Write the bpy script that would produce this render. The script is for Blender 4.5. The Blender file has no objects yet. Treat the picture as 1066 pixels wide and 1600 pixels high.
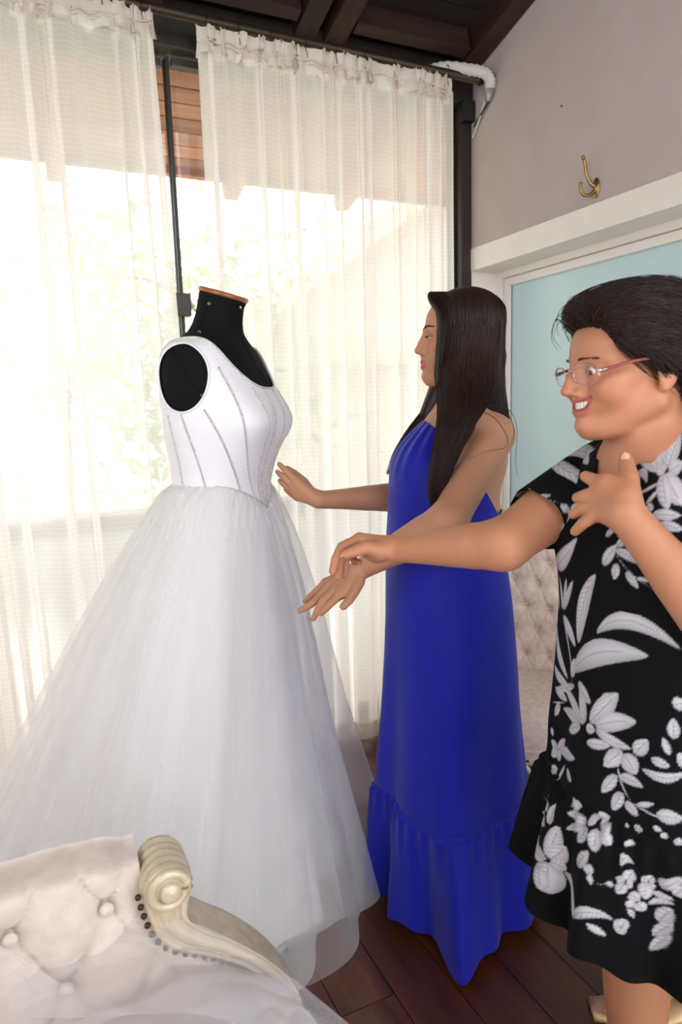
import bpy, bmesh, math, random
import numpy as np
from mathutils import Vector, Matrix
sc = bpy.context.scene
COL = sc.collection
# ------------------------------------------------------------------ camera
F_PX, CAM_H = 1070.0, 1.40
CM = np.array([[0.9041, -0.0913, 0.4174], [-0.4262, -0.1239, 0.8961], [-0.0301, -0.9882, -0.1505]])
for _i in range(3):                                  # orthonormalise the columns
    for _j in range(_i):
        CM[:, _i] -= CM[:, _j] * CM[:, _i].dot(CM[:, _j])
    CM[:, _i] /= np.linalg.norm(CM[:, _i])
cam_data = bpy.data.cameras.new('camera')
cam = bpy.data.objects.new('camera', cam_data); COL.objects.link(cam)
cam_data.sensor_fit = 'VERTICAL'; cam_data.sensor_height = 36.0
cam_data.lens = 36.0 * F_PX / 1600.0
cam_data.clip_start = 0.02; cam_data.clip_end = 200
mw = Matrix.Identity(4)
for _r in range(3):
    mw[_r][0] = CM[_r, 0]; mw[_r][1] = -CM[_r, 1]; mw[_r][2] = -CM[_r, 2]
mw[2][3] = CAM_H
cam.matrix_world = mw
cam_data.dof.use_dof = True; cam_data.dof.focus_distance = 1.55; cam_data.dof.aperture_fstop = 4.5
sc.camera = cam
# ------------------------------------------------------------------ world, sun, exposure
world = bpy.data.worlds.new('sky'); sc.world = world; world.use_nodes = True
wn = world.node_tree.nodes['Background']
wn.inputs[0].default_value = (0.955, 0.98, 1.0, 1); wn.inputs[1].default_value = 3.3
sun_d = bpy.data.lights.new('sun', 'SUN'); sun_d.energy = 4.5; sun_d.angle = math.radians(3); sun_d.color = (1, .97, .93)
sun = bpy.data.objects.new('sun', sun_d); COL.objects.link(sun)
sun.rotation_euler = (math.radians(-28), math.radians(-18), 0)
sc.view_settings.view_transform = 'Standard'; sc.view_settings.look = 'None'
sc.view_settings.exposure = 0.1; sc.view_settings.gamma = 1.0; sc.view_settings.use_curve_mapping = False
if hasattr(sc, 'cycles'):
    sc.cycles.max_bounces = 10; sc.cycles.transparent_max_bounces = 24
    sc.cycles.transmission_bounces = 8; sc.cycles.diffuse_bounces = 5

rng = np.random.default_rng(7)
random.seed(7)
def at(x, y, depth):                                  # photo pixel + distance along the view axis -> world point
    x, y, depth = np.broadcast_arrays(np.asarray(x, float), y, depth)
    c = np.stack([(x - 533) / F_PX * depth, (y - 800) / F_PX * depth, depth], -1)
    return c @ CM.T + np.array([0, 0, CAM_H])
def nrm(v): v = np.asarray(v, float); return v / np.linalg.norm(v)
def sstep(a, b, x): t = np.clip((x - a) / (b - a), 0, 1); return t * t * (3 - 2 * t)

# ------------------------------------------------------------------ materials
MATS = {}
def lin(c):                                           # sRGB 0-255 -> linear
    out = []
    for v in c:
        v = v / 255.0
        out.append(v / 12.92 if v <= .04045 else ((v + .055) / 1.055) ** 2.4)
    return tuple(out) + (1.0,)
class NT:
    def __init__(s, name):
        s.m = bpy.data.materials.new(name); s.m.use_nodes = True
        s.t = s.m.node_tree; s.n = s.t.nodes; s.b = s.n['Principled BSDF']; s.out = s.n['Material Output']
    def node(s, typ, **kw):
        n = s.n.new(typ)
        for k, v in kw.items():
            if k.startswith('_'): setattr(n, k[1:], v)
            else: n.inputs[int(k[1:]) if k[0] == 'i' and k[1:].isdigit() else k].default_value = v
        return n
    def link(s, a, b): s.t.links.new(a, b)
    def math(s, op, a, b=None, c=None):
        n = s.n.new('ShaderNodeMath'); n.operation = op
        for i, v in enumerate((a, b, c)):
            if v is None: continue
            if isinstance(v, (int, float)): n.inputs[i].default_value = v
            else: s.link(v, n.inputs[i])
        return n.outputs[0]
def mat(name, col, rough=.6, metal=0, noise=None, noise_col=None, scale=(8, 8, 8), bump=0, bump_scale=60, spec=.5,
        detail=4, sheen=0, subsurf=0, coat=0, coord='Object', lo=.35, hi=.65):
    if name in MATS: return MATS[name]
    k = NT(name); b = k.b
    b.inputs['Base Color'].default_value = lin(col); b.inputs['Roughness'].default_value = rough
    b.inputs['Metallic'].default_value = metal; b.inputs['Specular IOR Level'].default_value = spec
    if sheen: b.inputs['Sheen Weight'].default_value = sheen
    if coat: b.inputs['Coat Weight'].default_value = coat; b.inputs['Coat Roughness'].default_value = .2
    if subsurf:
        b.inputs['Subsurface Weight'].default_value = subsurf; b.inputs['Subsurface Radius'].default_value = (.012, .005, .003)
        b.inputs['Subsurface Scale'].default_value = 1
    tc = k.node('ShaderNodeTexCoord'); mp = k.node('ShaderNodeMapping'); mp.inputs['Scale'].default_value = scale
    k.link(tc.outputs[coord], mp.inputs[0])
    if noise_col:
        nz = k.node('ShaderNodeTexNoise'); nz.inputs['Scale'].default_value = noise or 5; nz.inputs['Detail'].default_value = detail
        k.link(mp.outputs[0], nz.inputs[0])
        mr = k.node('ShaderNodeMapRange', i1=lo, i2=hi); k.link(nz.outputs[0], mr.inputs[0])
        mx = k.node('ShaderNodeMix', _data_type='RGBA'); mx.inputs[6].default_value = lin(col); mx.inputs[7].default_value = lin(noise_col)
        k.link(mr.outputs[0], mx.inputs[0]); k.link(mx.outputs[2], b.inputs['Base Color'])
    if bump:
        nz2 = k.node('ShaderNodeTexNoise'); nz2.inputs['Scale'].default_value = bump_scale; nz2.inputs['Detail'].default_value = 3
        k.link(tc.outputs[coord], nz2.inputs[0])
        bp = k.node('ShaderNodeBump'); bp.inputs['Strength'].default_value = bump; bp.inputs['Distance'].default_value = .004
        k.link(nz2.outputs[0], bp.inputs['Height']); k.link(bp.outputs[0], b.inputs['Normal'])
    MATS[name] = k.m
    return k.m
def mat_attr(name, rough=.6, attr='col', subsurf=0, spec=.5, sheen=0, bump=0, bump_scale=200, sss_scale=1.0):
    if name in MATS: return MATS[name]
    k = NT(name); b = k.b
    a = k.node('ShaderNodeAttribute', _attribute_name=attr)
    k.link(a.outputs['Color'], b.inputs['Base Color'])
    b.inputs['Roughness'].default_value = rough; b.inputs['Specular IOR Level'].default_value = spec
    if sheen: b.inputs['Sheen Weight'].default_value = sheen; b.inputs['Sheen Roughness'].default_value = .5
    if subsurf:
        b.inputs['Subsurface Weight'].default_value = subsurf; b.inputs['Subsurface Radius'].default_value = (.009, .0035, .002)
        b.inputs['Subsurface Scale'].default_value = sss_scale
    if bump:
        tc = k.node('ShaderNodeTexCoord')
        nz2 = k.node('ShaderNodeTexNoise'); nz2.inputs['Scale'].default_value = bump_scale; nz2.inputs['Detail'].default_value = 3
        k.link(tc.outputs['Object'], nz2.inputs[0])
        bp = k.node('ShaderNodeBump'); bp.inputs['Strength'].default_value = bump; bp.inputs['Distance'].default_value = .002
        k.link(nz2.outputs[0], bp.inputs['Height']); k.link(bp.outputs[0], b.inputs['Normal'])
    MATS[name] = k.m
    return k.m
def mat_sheer(name, col, alpha, translucent=.5, weave=None, rough=.8, facing=0.0):
    """cloth that lets part of the light straight through; weave = (cells per metre u, v, line width, alpha on the line)"""
    if name in MATS: return MATS[name]
    k = NT(name); k.n.remove(k.b)
    dif = k.node('ShaderNodeBsdfDiffuse'); dif.inputs[0].default_value = lin(col)
    tr = k.node('ShaderNodeBsdfTranslucent'); tr.inputs[0].default_value = lin(col)
    m1 = k.node('ShaderNodeMixShader'); m1.inputs[0].default_value = translucent
    k.link(dif.outputs[0], m1.inputs[1]); k.link(tr.outputs[0], m1.inputs[2])
    tp = k.node('ShaderNodeBsdfTransparent')
    m2 = k.node('ShaderNodeMixShader')
    k.link(tp.outputs[0], m2.inputs[1]); k.link(m1.outputs[0], m2.inputs[2])
    fac = None
    if weave:
        uv = k.node('ShaderNodeUVMap'); sp = k.node('ShaderNodeSeparateXYZ'); k.link(uv.outputs[0], sp.inputs[0])
        ls = []
        for o, cells, w in ((0, weave[0], weave[2]), (1, weave[1], weave[2])):
            fr = k.math('FRACT', k.math('MULTIPLY', sp.outputs[o], cells))
            ls.append(k.math('LESS_THAN', fr, w))
        mx = k.math('MAXIMUM', *ls)
        fac = k.math('ADD', k.math('MULTIPLY', mx, weave[3] - alpha), alpha)
    if facing:                                         # a thin mesh of threads closes up when seen along the cloth
        lw = k.node('ShaderNodeLayerWeight'); lw.inputs[0].default_value = .35
        add = k.math('MULTIPLY', lw.outputs['Facing'], facing)
        fac = k.math('ADD', add, fac if fac is not None else alpha)
        fac = k.math('MINIMUM', fac, .97)
    if fac is None: m2.inputs[0].default_value = alpha
    else: k.link(fac, m2.inputs[0])
    k.link(m2.outputs[0], k.out.inputs[0])
    MATS[name] = k.m
    return k.m
def mat_glass(name, tint=(1, 1, 1), gloss=.06):
    if name in MATS: return MATS[name]
    k = NT(name); k.n.remove(k.b)
    tp = k.node('ShaderNodeBsdfTransparent'); tp.inputs[0].default_value = tuple(tint) + (1,)
    gl = k.node('ShaderNodeBsdfGlossy'); gl.inputs['Roughness'].default_value = .02
    m = k.node('ShaderNodeMixShader'); m.inputs[0].default_value = gloss
    k.link(tp.outputs[0], m.inputs[1]); k.link(gl.outputs[0], m.inputs[2]); k.link(m.outputs[0], k.out.inputs[0])
    MATS[name] = k.m
    return k.m
def mat_wood(name, c1, c2, rough=.45, axis=1, stretch=14, coat=0, bump=.15, freq=9):
    if name in MATS: return MATS[name]
    k = NT(name); b = k.b
    tc = k.node('ShaderNodeTexCoord'); oi = k.node('ShaderNodeObjectInfo')
    mp = k.node('ShaderNodeMapping'); s = [freq * 3.0] * 3; s[axis] = freq * 3.0 / stretch; mp.inputs['Scale'].default_value = s
    k.link(tc.outputs['Object'], mp.inputs[0])
    off = k.node('ShaderNodeVectorMath', _operation='SCALE'); k.link(oi.outputs['Location'], off.inputs[0]); off.inputs[3].default_value = 7.3
    k.link(off.outputs[0], mp.inputs['Location'])
    nz = k.node('ShaderNodeTexNoise'); nz.inputs['Scale'].default_value = 1.0; nz.inputs['Detail'].default_value = 6; nz.inputs['Distortion'].default_value = .6
    k.link(mp.outputs[0], nz.inputs[0])
    mr = k.node('ShaderNodeMapRange', i1=.3, i2=.7); k.link(nz.outputs[0], mr.inputs[0])
    mx = k.node('ShaderNodeMix', _data_type='RGBA'); mx.inputs[6].default_value = lin(c1); mx.inputs[7].default_value = lin(c2)
    k.link(mr.outputs[0], mx.inputs[0])
    hsv = k.node('ShaderNodeHueSaturation')
    v = k.math('ADD', k.math('MULTIPLY', oi.outputs['Random'], .35), .82)
    k.link(v, hsv.inputs['Value']); k.link(mx.outputs[2], hsv.inputs['Color']); k.link(hsv.outputs[0], b.inputs['Base Color'])
    b.inputs['Roughness'].default_value = rough
    if coat: b.inputs['Coat Weight'].default_value = coat; b.inputs['Coat Roughness'].default_value = .12
    if bump:
        bp = k.node('ShaderNodeBump'); bp.inputs['Strength'].default_value = bump; bp.inputs['Distance'].default_value = .002
        k.link(nz.outputs[0], bp.inputs['Height']); k.link(bp.outputs[0], b.inputs['Normal'])
    MATS[name] = k.m
    return k.m

# ------------------------------------------------------------------ objects
def tag(o, label=None, cat=None, group=None, kind=None):
    if label: o['label'] = label
    if cat: o['category'] = cat
    if group: o['group'] = group
    if kind: o['kind'] = kind
    return o
def empty(name, loc=(0, 0, 0), rz=0, **kw):
    o = bpy.data.objects.new(name, None); COL.objects.link(o); o.location = loc; o.rotation_euler = (0, 0, rz)
    o.empty_display_size = .1
    return tag(o, **kw)
def link_mesh(name, me, material, parent=None, smooth=True, keep=True):
    o = bpy.data.objects.new(name, me); COL.objects.link(o)
    if material is not None and not me.materials: me.materials.append(material)
    if smooth: me.polygons.foreach_set('use_smooth', np.ones(len(me.polygons), bool))
    if parent is not None:
        o.parent = parent
        if keep:                                      # geometry was given in world space
            o.matrix_parent_inverse = Matrix.LocRotScale(parent.location, parent.rotation_euler, None).inverted() \
                if parent.parent is None else Matrix.Identity(4)
    return o
EYE = np.array([0, 0, CAM_H]); XF = 1.0                # XF: figures are drafted at one distance and set back to their true one
def pyobj(name, verts, faces, material, parent=None, smooth=True, keep=True, uv=None, cols=None):
    me = bpy.data.meshes.new(name)
    verts = np.asarray(verts, float)
    if XF != 1.0: verts = EYE + (verts - EYE) * XF
    if isinstance(faces, np.ndarray):
        n, k = faces.shape
        me.vertices.add(len(verts)); me.vertices.foreach_set('co', verts.astype(np.float32).ravel())
        me.loops.add(n * k); me.loops.foreach_set('vertex_index', faces.astype(np.int32).ravel())
        me.polygons.add(n); me.polygons.foreach_set('loop_start', np.arange(0, n * k, k, dtype=np.int32))
        me.polygons.foreach_set('loop_total', np.full(n, k, np.int32))
        me.update(calc_edges=True)
    else:
        me.from_pydata([tuple(v) for v in verts], [], [tuple(f) for f in faces])
    if uv is not None:
        l = me.uv_layers.new(name='UVMap'); idx = np.empty(len(me.loops), np.int32); me.loops.foreach_get('vertex_index', idx)
        l.data.foreach_set('uv', np.asarray(uv, np.float32)[idx].ravel())
    if cols is not None:
        a = me.color_attributes.new('col', 'FLOAT_COLOR', 'POINT')
        c = np.ones((len(verts), 4), np.float32); c[:, :3] = cols; a.data.foreach_set('color', c.ravel())
    me.validate()
    return link_mesh(name, me, material, parent, smooth, keep)
def box_data(size, bevel=0.0):
    bm = bmesh.new(); bmesh.ops.create_cube(bm, size=1)
    for v in bm.verts: v.co = Vector((v.co.x * size[0], v.co.y * size[1], v.co.z * size[2]))
    if bevel: bmesh.ops.bevel(bm, geom=list(bm.edges), offset=bevel, segments=2, profile=.7, affect='EDGES')
    me = bpy.data.meshes.new('box'); bm.to_mesh(me); bm.free()
    return me
def box(name, lo, hi, material, parent=None, bevel=0.0, rot=None):
    lo = np.array(lo, float); hi = np.array(hi, float); c = (lo + hi) / 2
    me = box_data(hi - lo, bevel); me.name = name
    o = link_mesh(name, me, material, None, smooth=False)
    o.location = c
    if rot is not None: o.rotation_euler = rot
    if parent is not None:
        o.parent = parent
        if parent.type == 'EMPTY' or True:
            bpy_loc = Matrix.LocRotScale(parent.location, parent.rotation_euler, None)
            o.matrix_parent_inverse = bpy_loc.inverted() if parent.parent is None else Matrix.Identity(4)
    return o
def grid_faces(nu, nv, wrap_u=False, wrap_v=False):
    U = nu if wrap_u else nu - 1; V = nv if wrap_v else nv - 1
    i, j = np.meshgrid(np.arange(U), np.arange(V), indexing='ij')
    i = i.ravel(); j = j.ravel(); i2 = (i + 1) % nu; j2 = (j + 1) % nv
    return np.stack([i * nv + j, i2 * nv + j, i2 * nv + j2, i * nv + j2], 1)
def catmull(pts, n):
    p = np.asarray(pts, float)
    p = np.vstack([2 * p[0] - p[1], p, 2 * p[-1] - p[-2]])
    t = np.linspace(0, len(p) - 3 - 1e-6, n); i = t.astype(int); f = (t - i)[:, None]
    a, b, c, d = p[i], p[i + 1], p[i + 2], p[i + 3]
    return .5 * (2 * b + (c - a) * f + (2 * a - 5 * b + 4 * c - d) * f ** 2 + (-a + 3 * b - 3 * c + d) * f ** 3)
def frames(path):
    p = np.asarray(path, float); t = np.gradient(p, axis=0); t /= np.linalg.norm(t, axis=1, keepdims=True) + 1e-12
    n = np.zeros_like(p); ref = np.array([0, 0, 1.]) if abs(t[0, 2]) < .9 else np.array([1., 0, 0])
    n[0] = nrm(np.cross(np.cross(t[0], ref), t[0]))
    for i in range(1, len(p)):
        v = n[i - 1] - t[i] * n[i - 1].dot(t[i]); n[i] = v / (np.linalg.norm(v) + 1e-12)
    return t, n, np.cross(t, n)
def tube_data(path, radius, seg=8, caps=True, squash=1.0):
    p = np.asarray(path, float); r = np.broadcast_to(np.asarray(radius, float), (len(p),))
    t, n, b = frames(p); a = np.linspace(0, 2 * np.pi, seg, endpoint=False)
    V = p[:, None] + r[:, None, None] * (np.cos(a)[None, :, None] * n[:, None] + squash * np.sin(a)[None, :, None] * b[:, None])
    V = V.reshape(-1, 3); Fc = [tuple(f) for f in grid_faces(len(p), seg, wrap_v=True)]
    if caps: Fc.append(tuple(range(seg))[::-1]); Fc.append(tuple((len(p) - 1) * seg + k for k in range(seg)))
    return V, Fc
def tube(name, path, radius, material, parent=None, seg=8, smooth=True, squash=1.0):
    V, Fc = tube_data(path, radius, seg, True, squash); return pyobj(name, V, Fc, material, parent, smooth)
def merge(parts):
    Vs, Fs, n = [], [], 0
    for V, Fc in parts:
        Vs.append(np.asarray(V, float)); Fs += [tuple(int(i) + n for i in f) for f in Fc]; n += len(V)
    return np.vstack(Vs), Fs
def lathe_data(prof, seg=24, origin=(0, 0, 0), axis=None, cap=True):
    """prof: (radius, height) pairs; axis: direction of the height"""
    pr = np.asarray(prof, float); a = np.linspace(0, 2 * np.pi, seg, endpoint=False)
    ax = nrm(axis if axis is not None else (0, 0, 1)); ref = np.array([1., 0, 0]) if abs(ax[0]) < .9 else np.array([0, 1., 0])
    u = nrm(np.cross(ax, ref)); w = np.cross(ax, u)
    V = np.asarray(origin, float) + pr[:, 1][:, None, None] * ax + pr[:, 0][:, None, None] * (np.cos(a)[None, :, None] * u + np.sin(a)[None, :, None] * w)
    V = V.reshape(-1, 3); Fc = [tuple(f) for f in grid_faces(len(pr), seg, wrap_v=True)]
    if cap: Fc.append(tuple(range(seg))[::-1]); Fc.append(tuple((len(pr) - 1) * seg + k for k in range(seg)))
    return V, Fc
def dup(o, parent, loc=None):
    c = o.copy(); COL.objects.link(c); c.parent = parent
    if loc is not None: c.location = loc
    return c
# ================================================================== the room
WX, WY, FLOOR_D = 1.85, 2.60, None
m_wall = mat('wall_plaster', (180, 166, 162), .9, noise_col=(176, 162, 158), noise=1, bump=.06, bump_scale=120, spec=.2)
m_white = mat('white_paint', (226, 217, 209), .55, noise_col=(222, 212, 204), noise=1.5, bump=.04, bump_scale=40)
m_alu = mat('white_aluminium', (224, 216, 210), .35)
m_floorwood = mat_wood('floor_wood', (104, 50, 26), (54, 25, 14), .42, axis=1, coat=.12)
m_darkwood = mat_wood('dark_beam_wood', (58, 29, 19), (30, 15, 11), .6, axis=1)
m_darkwood_x = mat_wood('dark_beam_wood_x', (54, 27, 18), (28, 14, 10), .6, axis=0)
m_ceilboard = mat_wood('ceiling_board_wood', (36, 18, 12), (20, 10, 7), .7, axis=0)
m_black = mat('black_steel', (24, 21, 20), .45)
m_blackwood = mat_wood('blackened_wood', (44, 28, 20), (24, 15, 12), .55, axis=2)
m_eave = mat_wood('eave_board_wood', (190, 132, 104), (156, 102, 78), .7, axis=0)
m_rod = mat('bronze_rod', (58, 46, 34), .45, metal=.6)

# floor: planks running along y, each one a board
floor = box('floor', (-2.0, -1.3, -.05), (WX + .2, 2.7, -.022), m_floorwood)
tag(floor, 'dark reddish brown plank floor', kind='structure')
PW = .1435
fx = .70 - PW * 17
pk = {}
for i in range(28):
    x0 = fx + i * PW
    if x0 > WX: break
    y = -1.2 - (i * .37 % .9)
    while y < 2.68:
        L = 1.5 + ((i * 7 + int(y * 10)) % 5) * .22
        y1 = min(y + L, 2.68); y0 = max(y, -1.2)
        if y1 - y0 > .05:
            o = box('plank', (x0 + .0012, y0 + .001, -.022), (min(x0 + PW, WX + .1) - .0012, y1 - .001, 0), m_floorwood, floor, .0012)
        y += L
# right wall with the door recess
DR0, DR1, DZ = -1.2, 2.555, 1.966
wr = box('wall_right', (WX, -1.3, DZ + .092), (WX + .2, WY + .12, 4.2), m_wall); tag(wr, 'lilac grey plaster wall above the glazed door', kind='structure')
trim = empty('trim_1', (WX, 1.5, 0), label='white painted casing around the frosted glass door', kind='structure')
box('lintel_board', (WX - .006, -1.2, DZ), (WX + .2, WY + .012, DZ + .092), m_white, trim, .002)
box('jamb_board', (WX - .006, DR1, 0), (WX + .2, WY + .012, DZ), m_white, trim, .002)
GX = WX + .172
door = empty('door_1', (GX, 1.4, 0), label='pale blue frosted glass door in a white aluminium frame', kind='structure')
kf = NT('frosted_blue_glass'); kf.b.inputs['Base Color'].default_value = lin((174, 199, 199)); kf.b.inputs['Roughness'].default_value = .3
kf.b.inputs['Specular IOR Level'].default_value = .6
_tc = kf.node('ShaderNodeTexCoord'); _nz = kf.node('ShaderNodeTexNoise', Scale=1.5, Detail=2.0); kf.link(_tc.outputs['Object'], _nz.inputs[0])
_mx = kf.node('ShaderNodeMix', _data_type='RGBA'); _mx.inputs[6].default_value = lin((172, 198, 204)); _mx.inputs[7].default_value = lin((190, 208, 208))
kf.link(_nz.outputs[0], _mx.inputs[0]); kf.link(_mx.outputs[2], kf.b.inputs['Base Color'])
def frame_rect(y0, y1, z0, z1, w, x0, x1, nm, m, par):
    box(nm, (x0, y0, z0), (x1, y0 + w, z1), m, par, .0015)
    box(nm, (x0, y1 - w, z0), (x1, y1, z1), m, par, .0015)
    box(nm, (x0, y0 + w, z1 - w), (x1, y1 - w, z1), m, par, .0015)
    box(nm, (x0, y0 + w, z0), (x1, y1 - w, z0 + w), m, par, .0015)
frame_rect(-1.2, DR1, .0, DZ, .028, GX - .04, GX + .02, 'door_frame', m_alu, door)
frame_rect(.6, DR1 - .034, .03, DZ - .03, .032, GX - .022, GX + .016, 'sash', m_alu, door)
frame_rect(-1.17, .62, .03, DZ - .03, .032, GX - .006, GX + .03, 'sash', m_alu, door)
box('pane', (GX - .004, .63, .06), (GX + .002, DR1 - .06, DZ - .06), kf.m, door)
box('pane', (GX + .01, -1.14, .06), (GX + .016, .59, DZ - .06), kf.m, door)
m_gasket = mat('dark_gasket', (60, 62, 62), .6)
box('gasket', (GX - .0065, DR1 - .068, .06), (GX - .0035, DR1 - .0655, DZ - .06), m_gasket, door)

wl = box('blocker_wall_left', (-2.1, .8, -.05), (-2.0, 2.72, 3.6), m_wall); tag(wl, 'unseen grey plaster wall added to hold back light from the left', kind='structure')  # out of view, added to keep the open sky on the left off the gown
wb = box('blocker_wall_back', (-2.0, -1.3, -.05), (-.25, -1.2, 3.9), m_wall); tag(wb, 'unseen grey plaster part wall added behind the viewer to cut the light', kind='structure')  # out of view, added and sized to limit light from behind the camera
# sloping roof: underside boards + rafters (falls towards the window)
SL = -.267
def roofz(y): return 2.735 + SL * (y - 2.6)
ang = math.atan(SL)
ceil = box('ceiling', (-2.0, -.6, 0), (WX + .2, 2.72, .02), m_ceilboard)
def slope_box(name, x0, x1, y0, y1, dz0, dz1, m, par=None, bevel=.003):
    ym = (y0 + y1) / 2; L = (y1 - y0) / math.cos(ang)
    me = box_data((x1 - x0, L, dz1 - dz0), bevel); me.name = name
    o = link_mesh(name, me, m, None, smooth=False)
    n = np.array([0, -math.sin(ang), math.cos(ang)])
    o.location = Vector((0, ym, roofz(ym))) + Vector(n * (dz0 + dz1) / 2) + Vector(((x0 + x1) / 2, 0, 0))
    o.rotation_euler = (ang, 0, 0)
    if par is not None:
        o.parent = par; o.matrix_parent_inverse = Matrix.LocRotScale(par.location, par.rotation_euler, None).inverted()
    return o
bpy.data.objects.remove(ceil)
ceil = slope_box('ceiling', -2.0, WX + .2, -1.3, 2.72, .10, .12, m_ceilboard)
tag(ceil, 'dark stained wooden roof boards seen from below', kind='structure')
yb = -1.3
while yb < 2.62:
    slope_box('roof_board', -2.0, WX + .19, yb + .002, min(yb + .128, 2.70), .082, .1, m_ceilboard, ceil, .002)
    yb += .13
for x0, x1 in ((-1.55, -1.47), (-.86, -.78), (-.16, -.08), (.49, .57), (1.045, 1.125), (1.165, 1.245), (WX - .085, WX - .004)):
    slope_box('rafter', x0, x1, -1.3, 2.66, -.012, .082, m_darkwood, ceil, .004)
# wall plate over the window and blocking between the rafters
plate = box('trim_2', (-2.0, 2.54, 2.635), (WX, 2.70, 2.79), m_blackwood, None, .004)
tag(plate, 'dark wooden plate beam above the window', kind='structure')
for x0, x1 in ((.58, 1.035), (1.255, WX - .10), (-.07, .48), (-.77, -.17)):
    slope_box('blocking', x0, x1, 2.42, 2.47, -.008, .08, m_darkwood_x, ceil, .003)
post = box('trim_3', (1.795, 2.55, 0), (WX - .002, 2.66, 2.66), m_blackwood, None, .003)
tag(post, 'dark wooden corner post beside the white door casing', kind='structure')
box('bracket', (1.785, 2.52, 2.56), (WX - .004, 2.56, 2.64), m_black, post, .003)

# sliding window: slim dark steel stiles, clear panes
win = empty('window_1', (.6, WY, 0), label='full height sliding window with slim dark steel stiles', kind='structure')
m_pane = mat_glass('clear_pane', (.97, .985, .98), .05)
m_steel = mat('brown_steel', (52, 44, 40), .45)
for x0, x1, yy in ((-1.9, -.66, .0), (-.66, .594, .022), (.584, 1.795, .0)):
    y0 = WY + yy
    box('stile', (x0, y0 - .010, .03), (x0 + .013, y0 + .010, 2.625), m_black, win, .002)
    box('stile', (x1 - .013, y0 - .010, .03), (x1, y0 + .010, 2.625), m_black, win, .002)
    box('rail', (x0 + .022, y0 - .012, 2.60), (x1 - .022, y0 + .012, 2.625), m_steel, win, .002)
    box('rail', (x0 + .022, y0 - .012, .03), (x1 - .022, y0 + .012, .09), m_steel, win, .002)
    box('pane', (x0 + .022, y0 - .002, .09), (x1 - .022, y0 + .002, 2.60), m_pane, win)
lk = box('latch', (.553, WY - .05, 1.745), (.615, WY - .012, 1.825), m_steel, win, .004)
sill = box('trim_4', (-2.0, 2.5, -.02), (1.795, 2.70, .03), m_blackwood, None, .003)
tag(sill, 'dark wooden threshold under the window', kind='structure')

# ------------------------------------------------------------------ curtain rod, rings, curtains
CY = 2.44
rod = empty('curtain_rod', (1.0, CY, 2.68), label='dark bronze curtain rod along the top of the window', cat='curtain rod')
tube('pole', [(-2.0, CY, 2.695), (0, CY, 2.695), (1.0, CY, 2.685), (1.805, CY, 2.68)], .0155, m_rod, rod, 14)
tube('finial', [(1.80, CY, 2.68), (1.815, CY, 2.68), (1.823, CY, 2.68)], [.0185, .0195, .014], m_rod, rod, 14)
for x in (.44, 1.74):
    tube('bracket', [(x, CY, 2.68), (x, CY + .05, 2.70), (x, 2.545, 2.71)], .006, m_rod, rod, 8)

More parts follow.
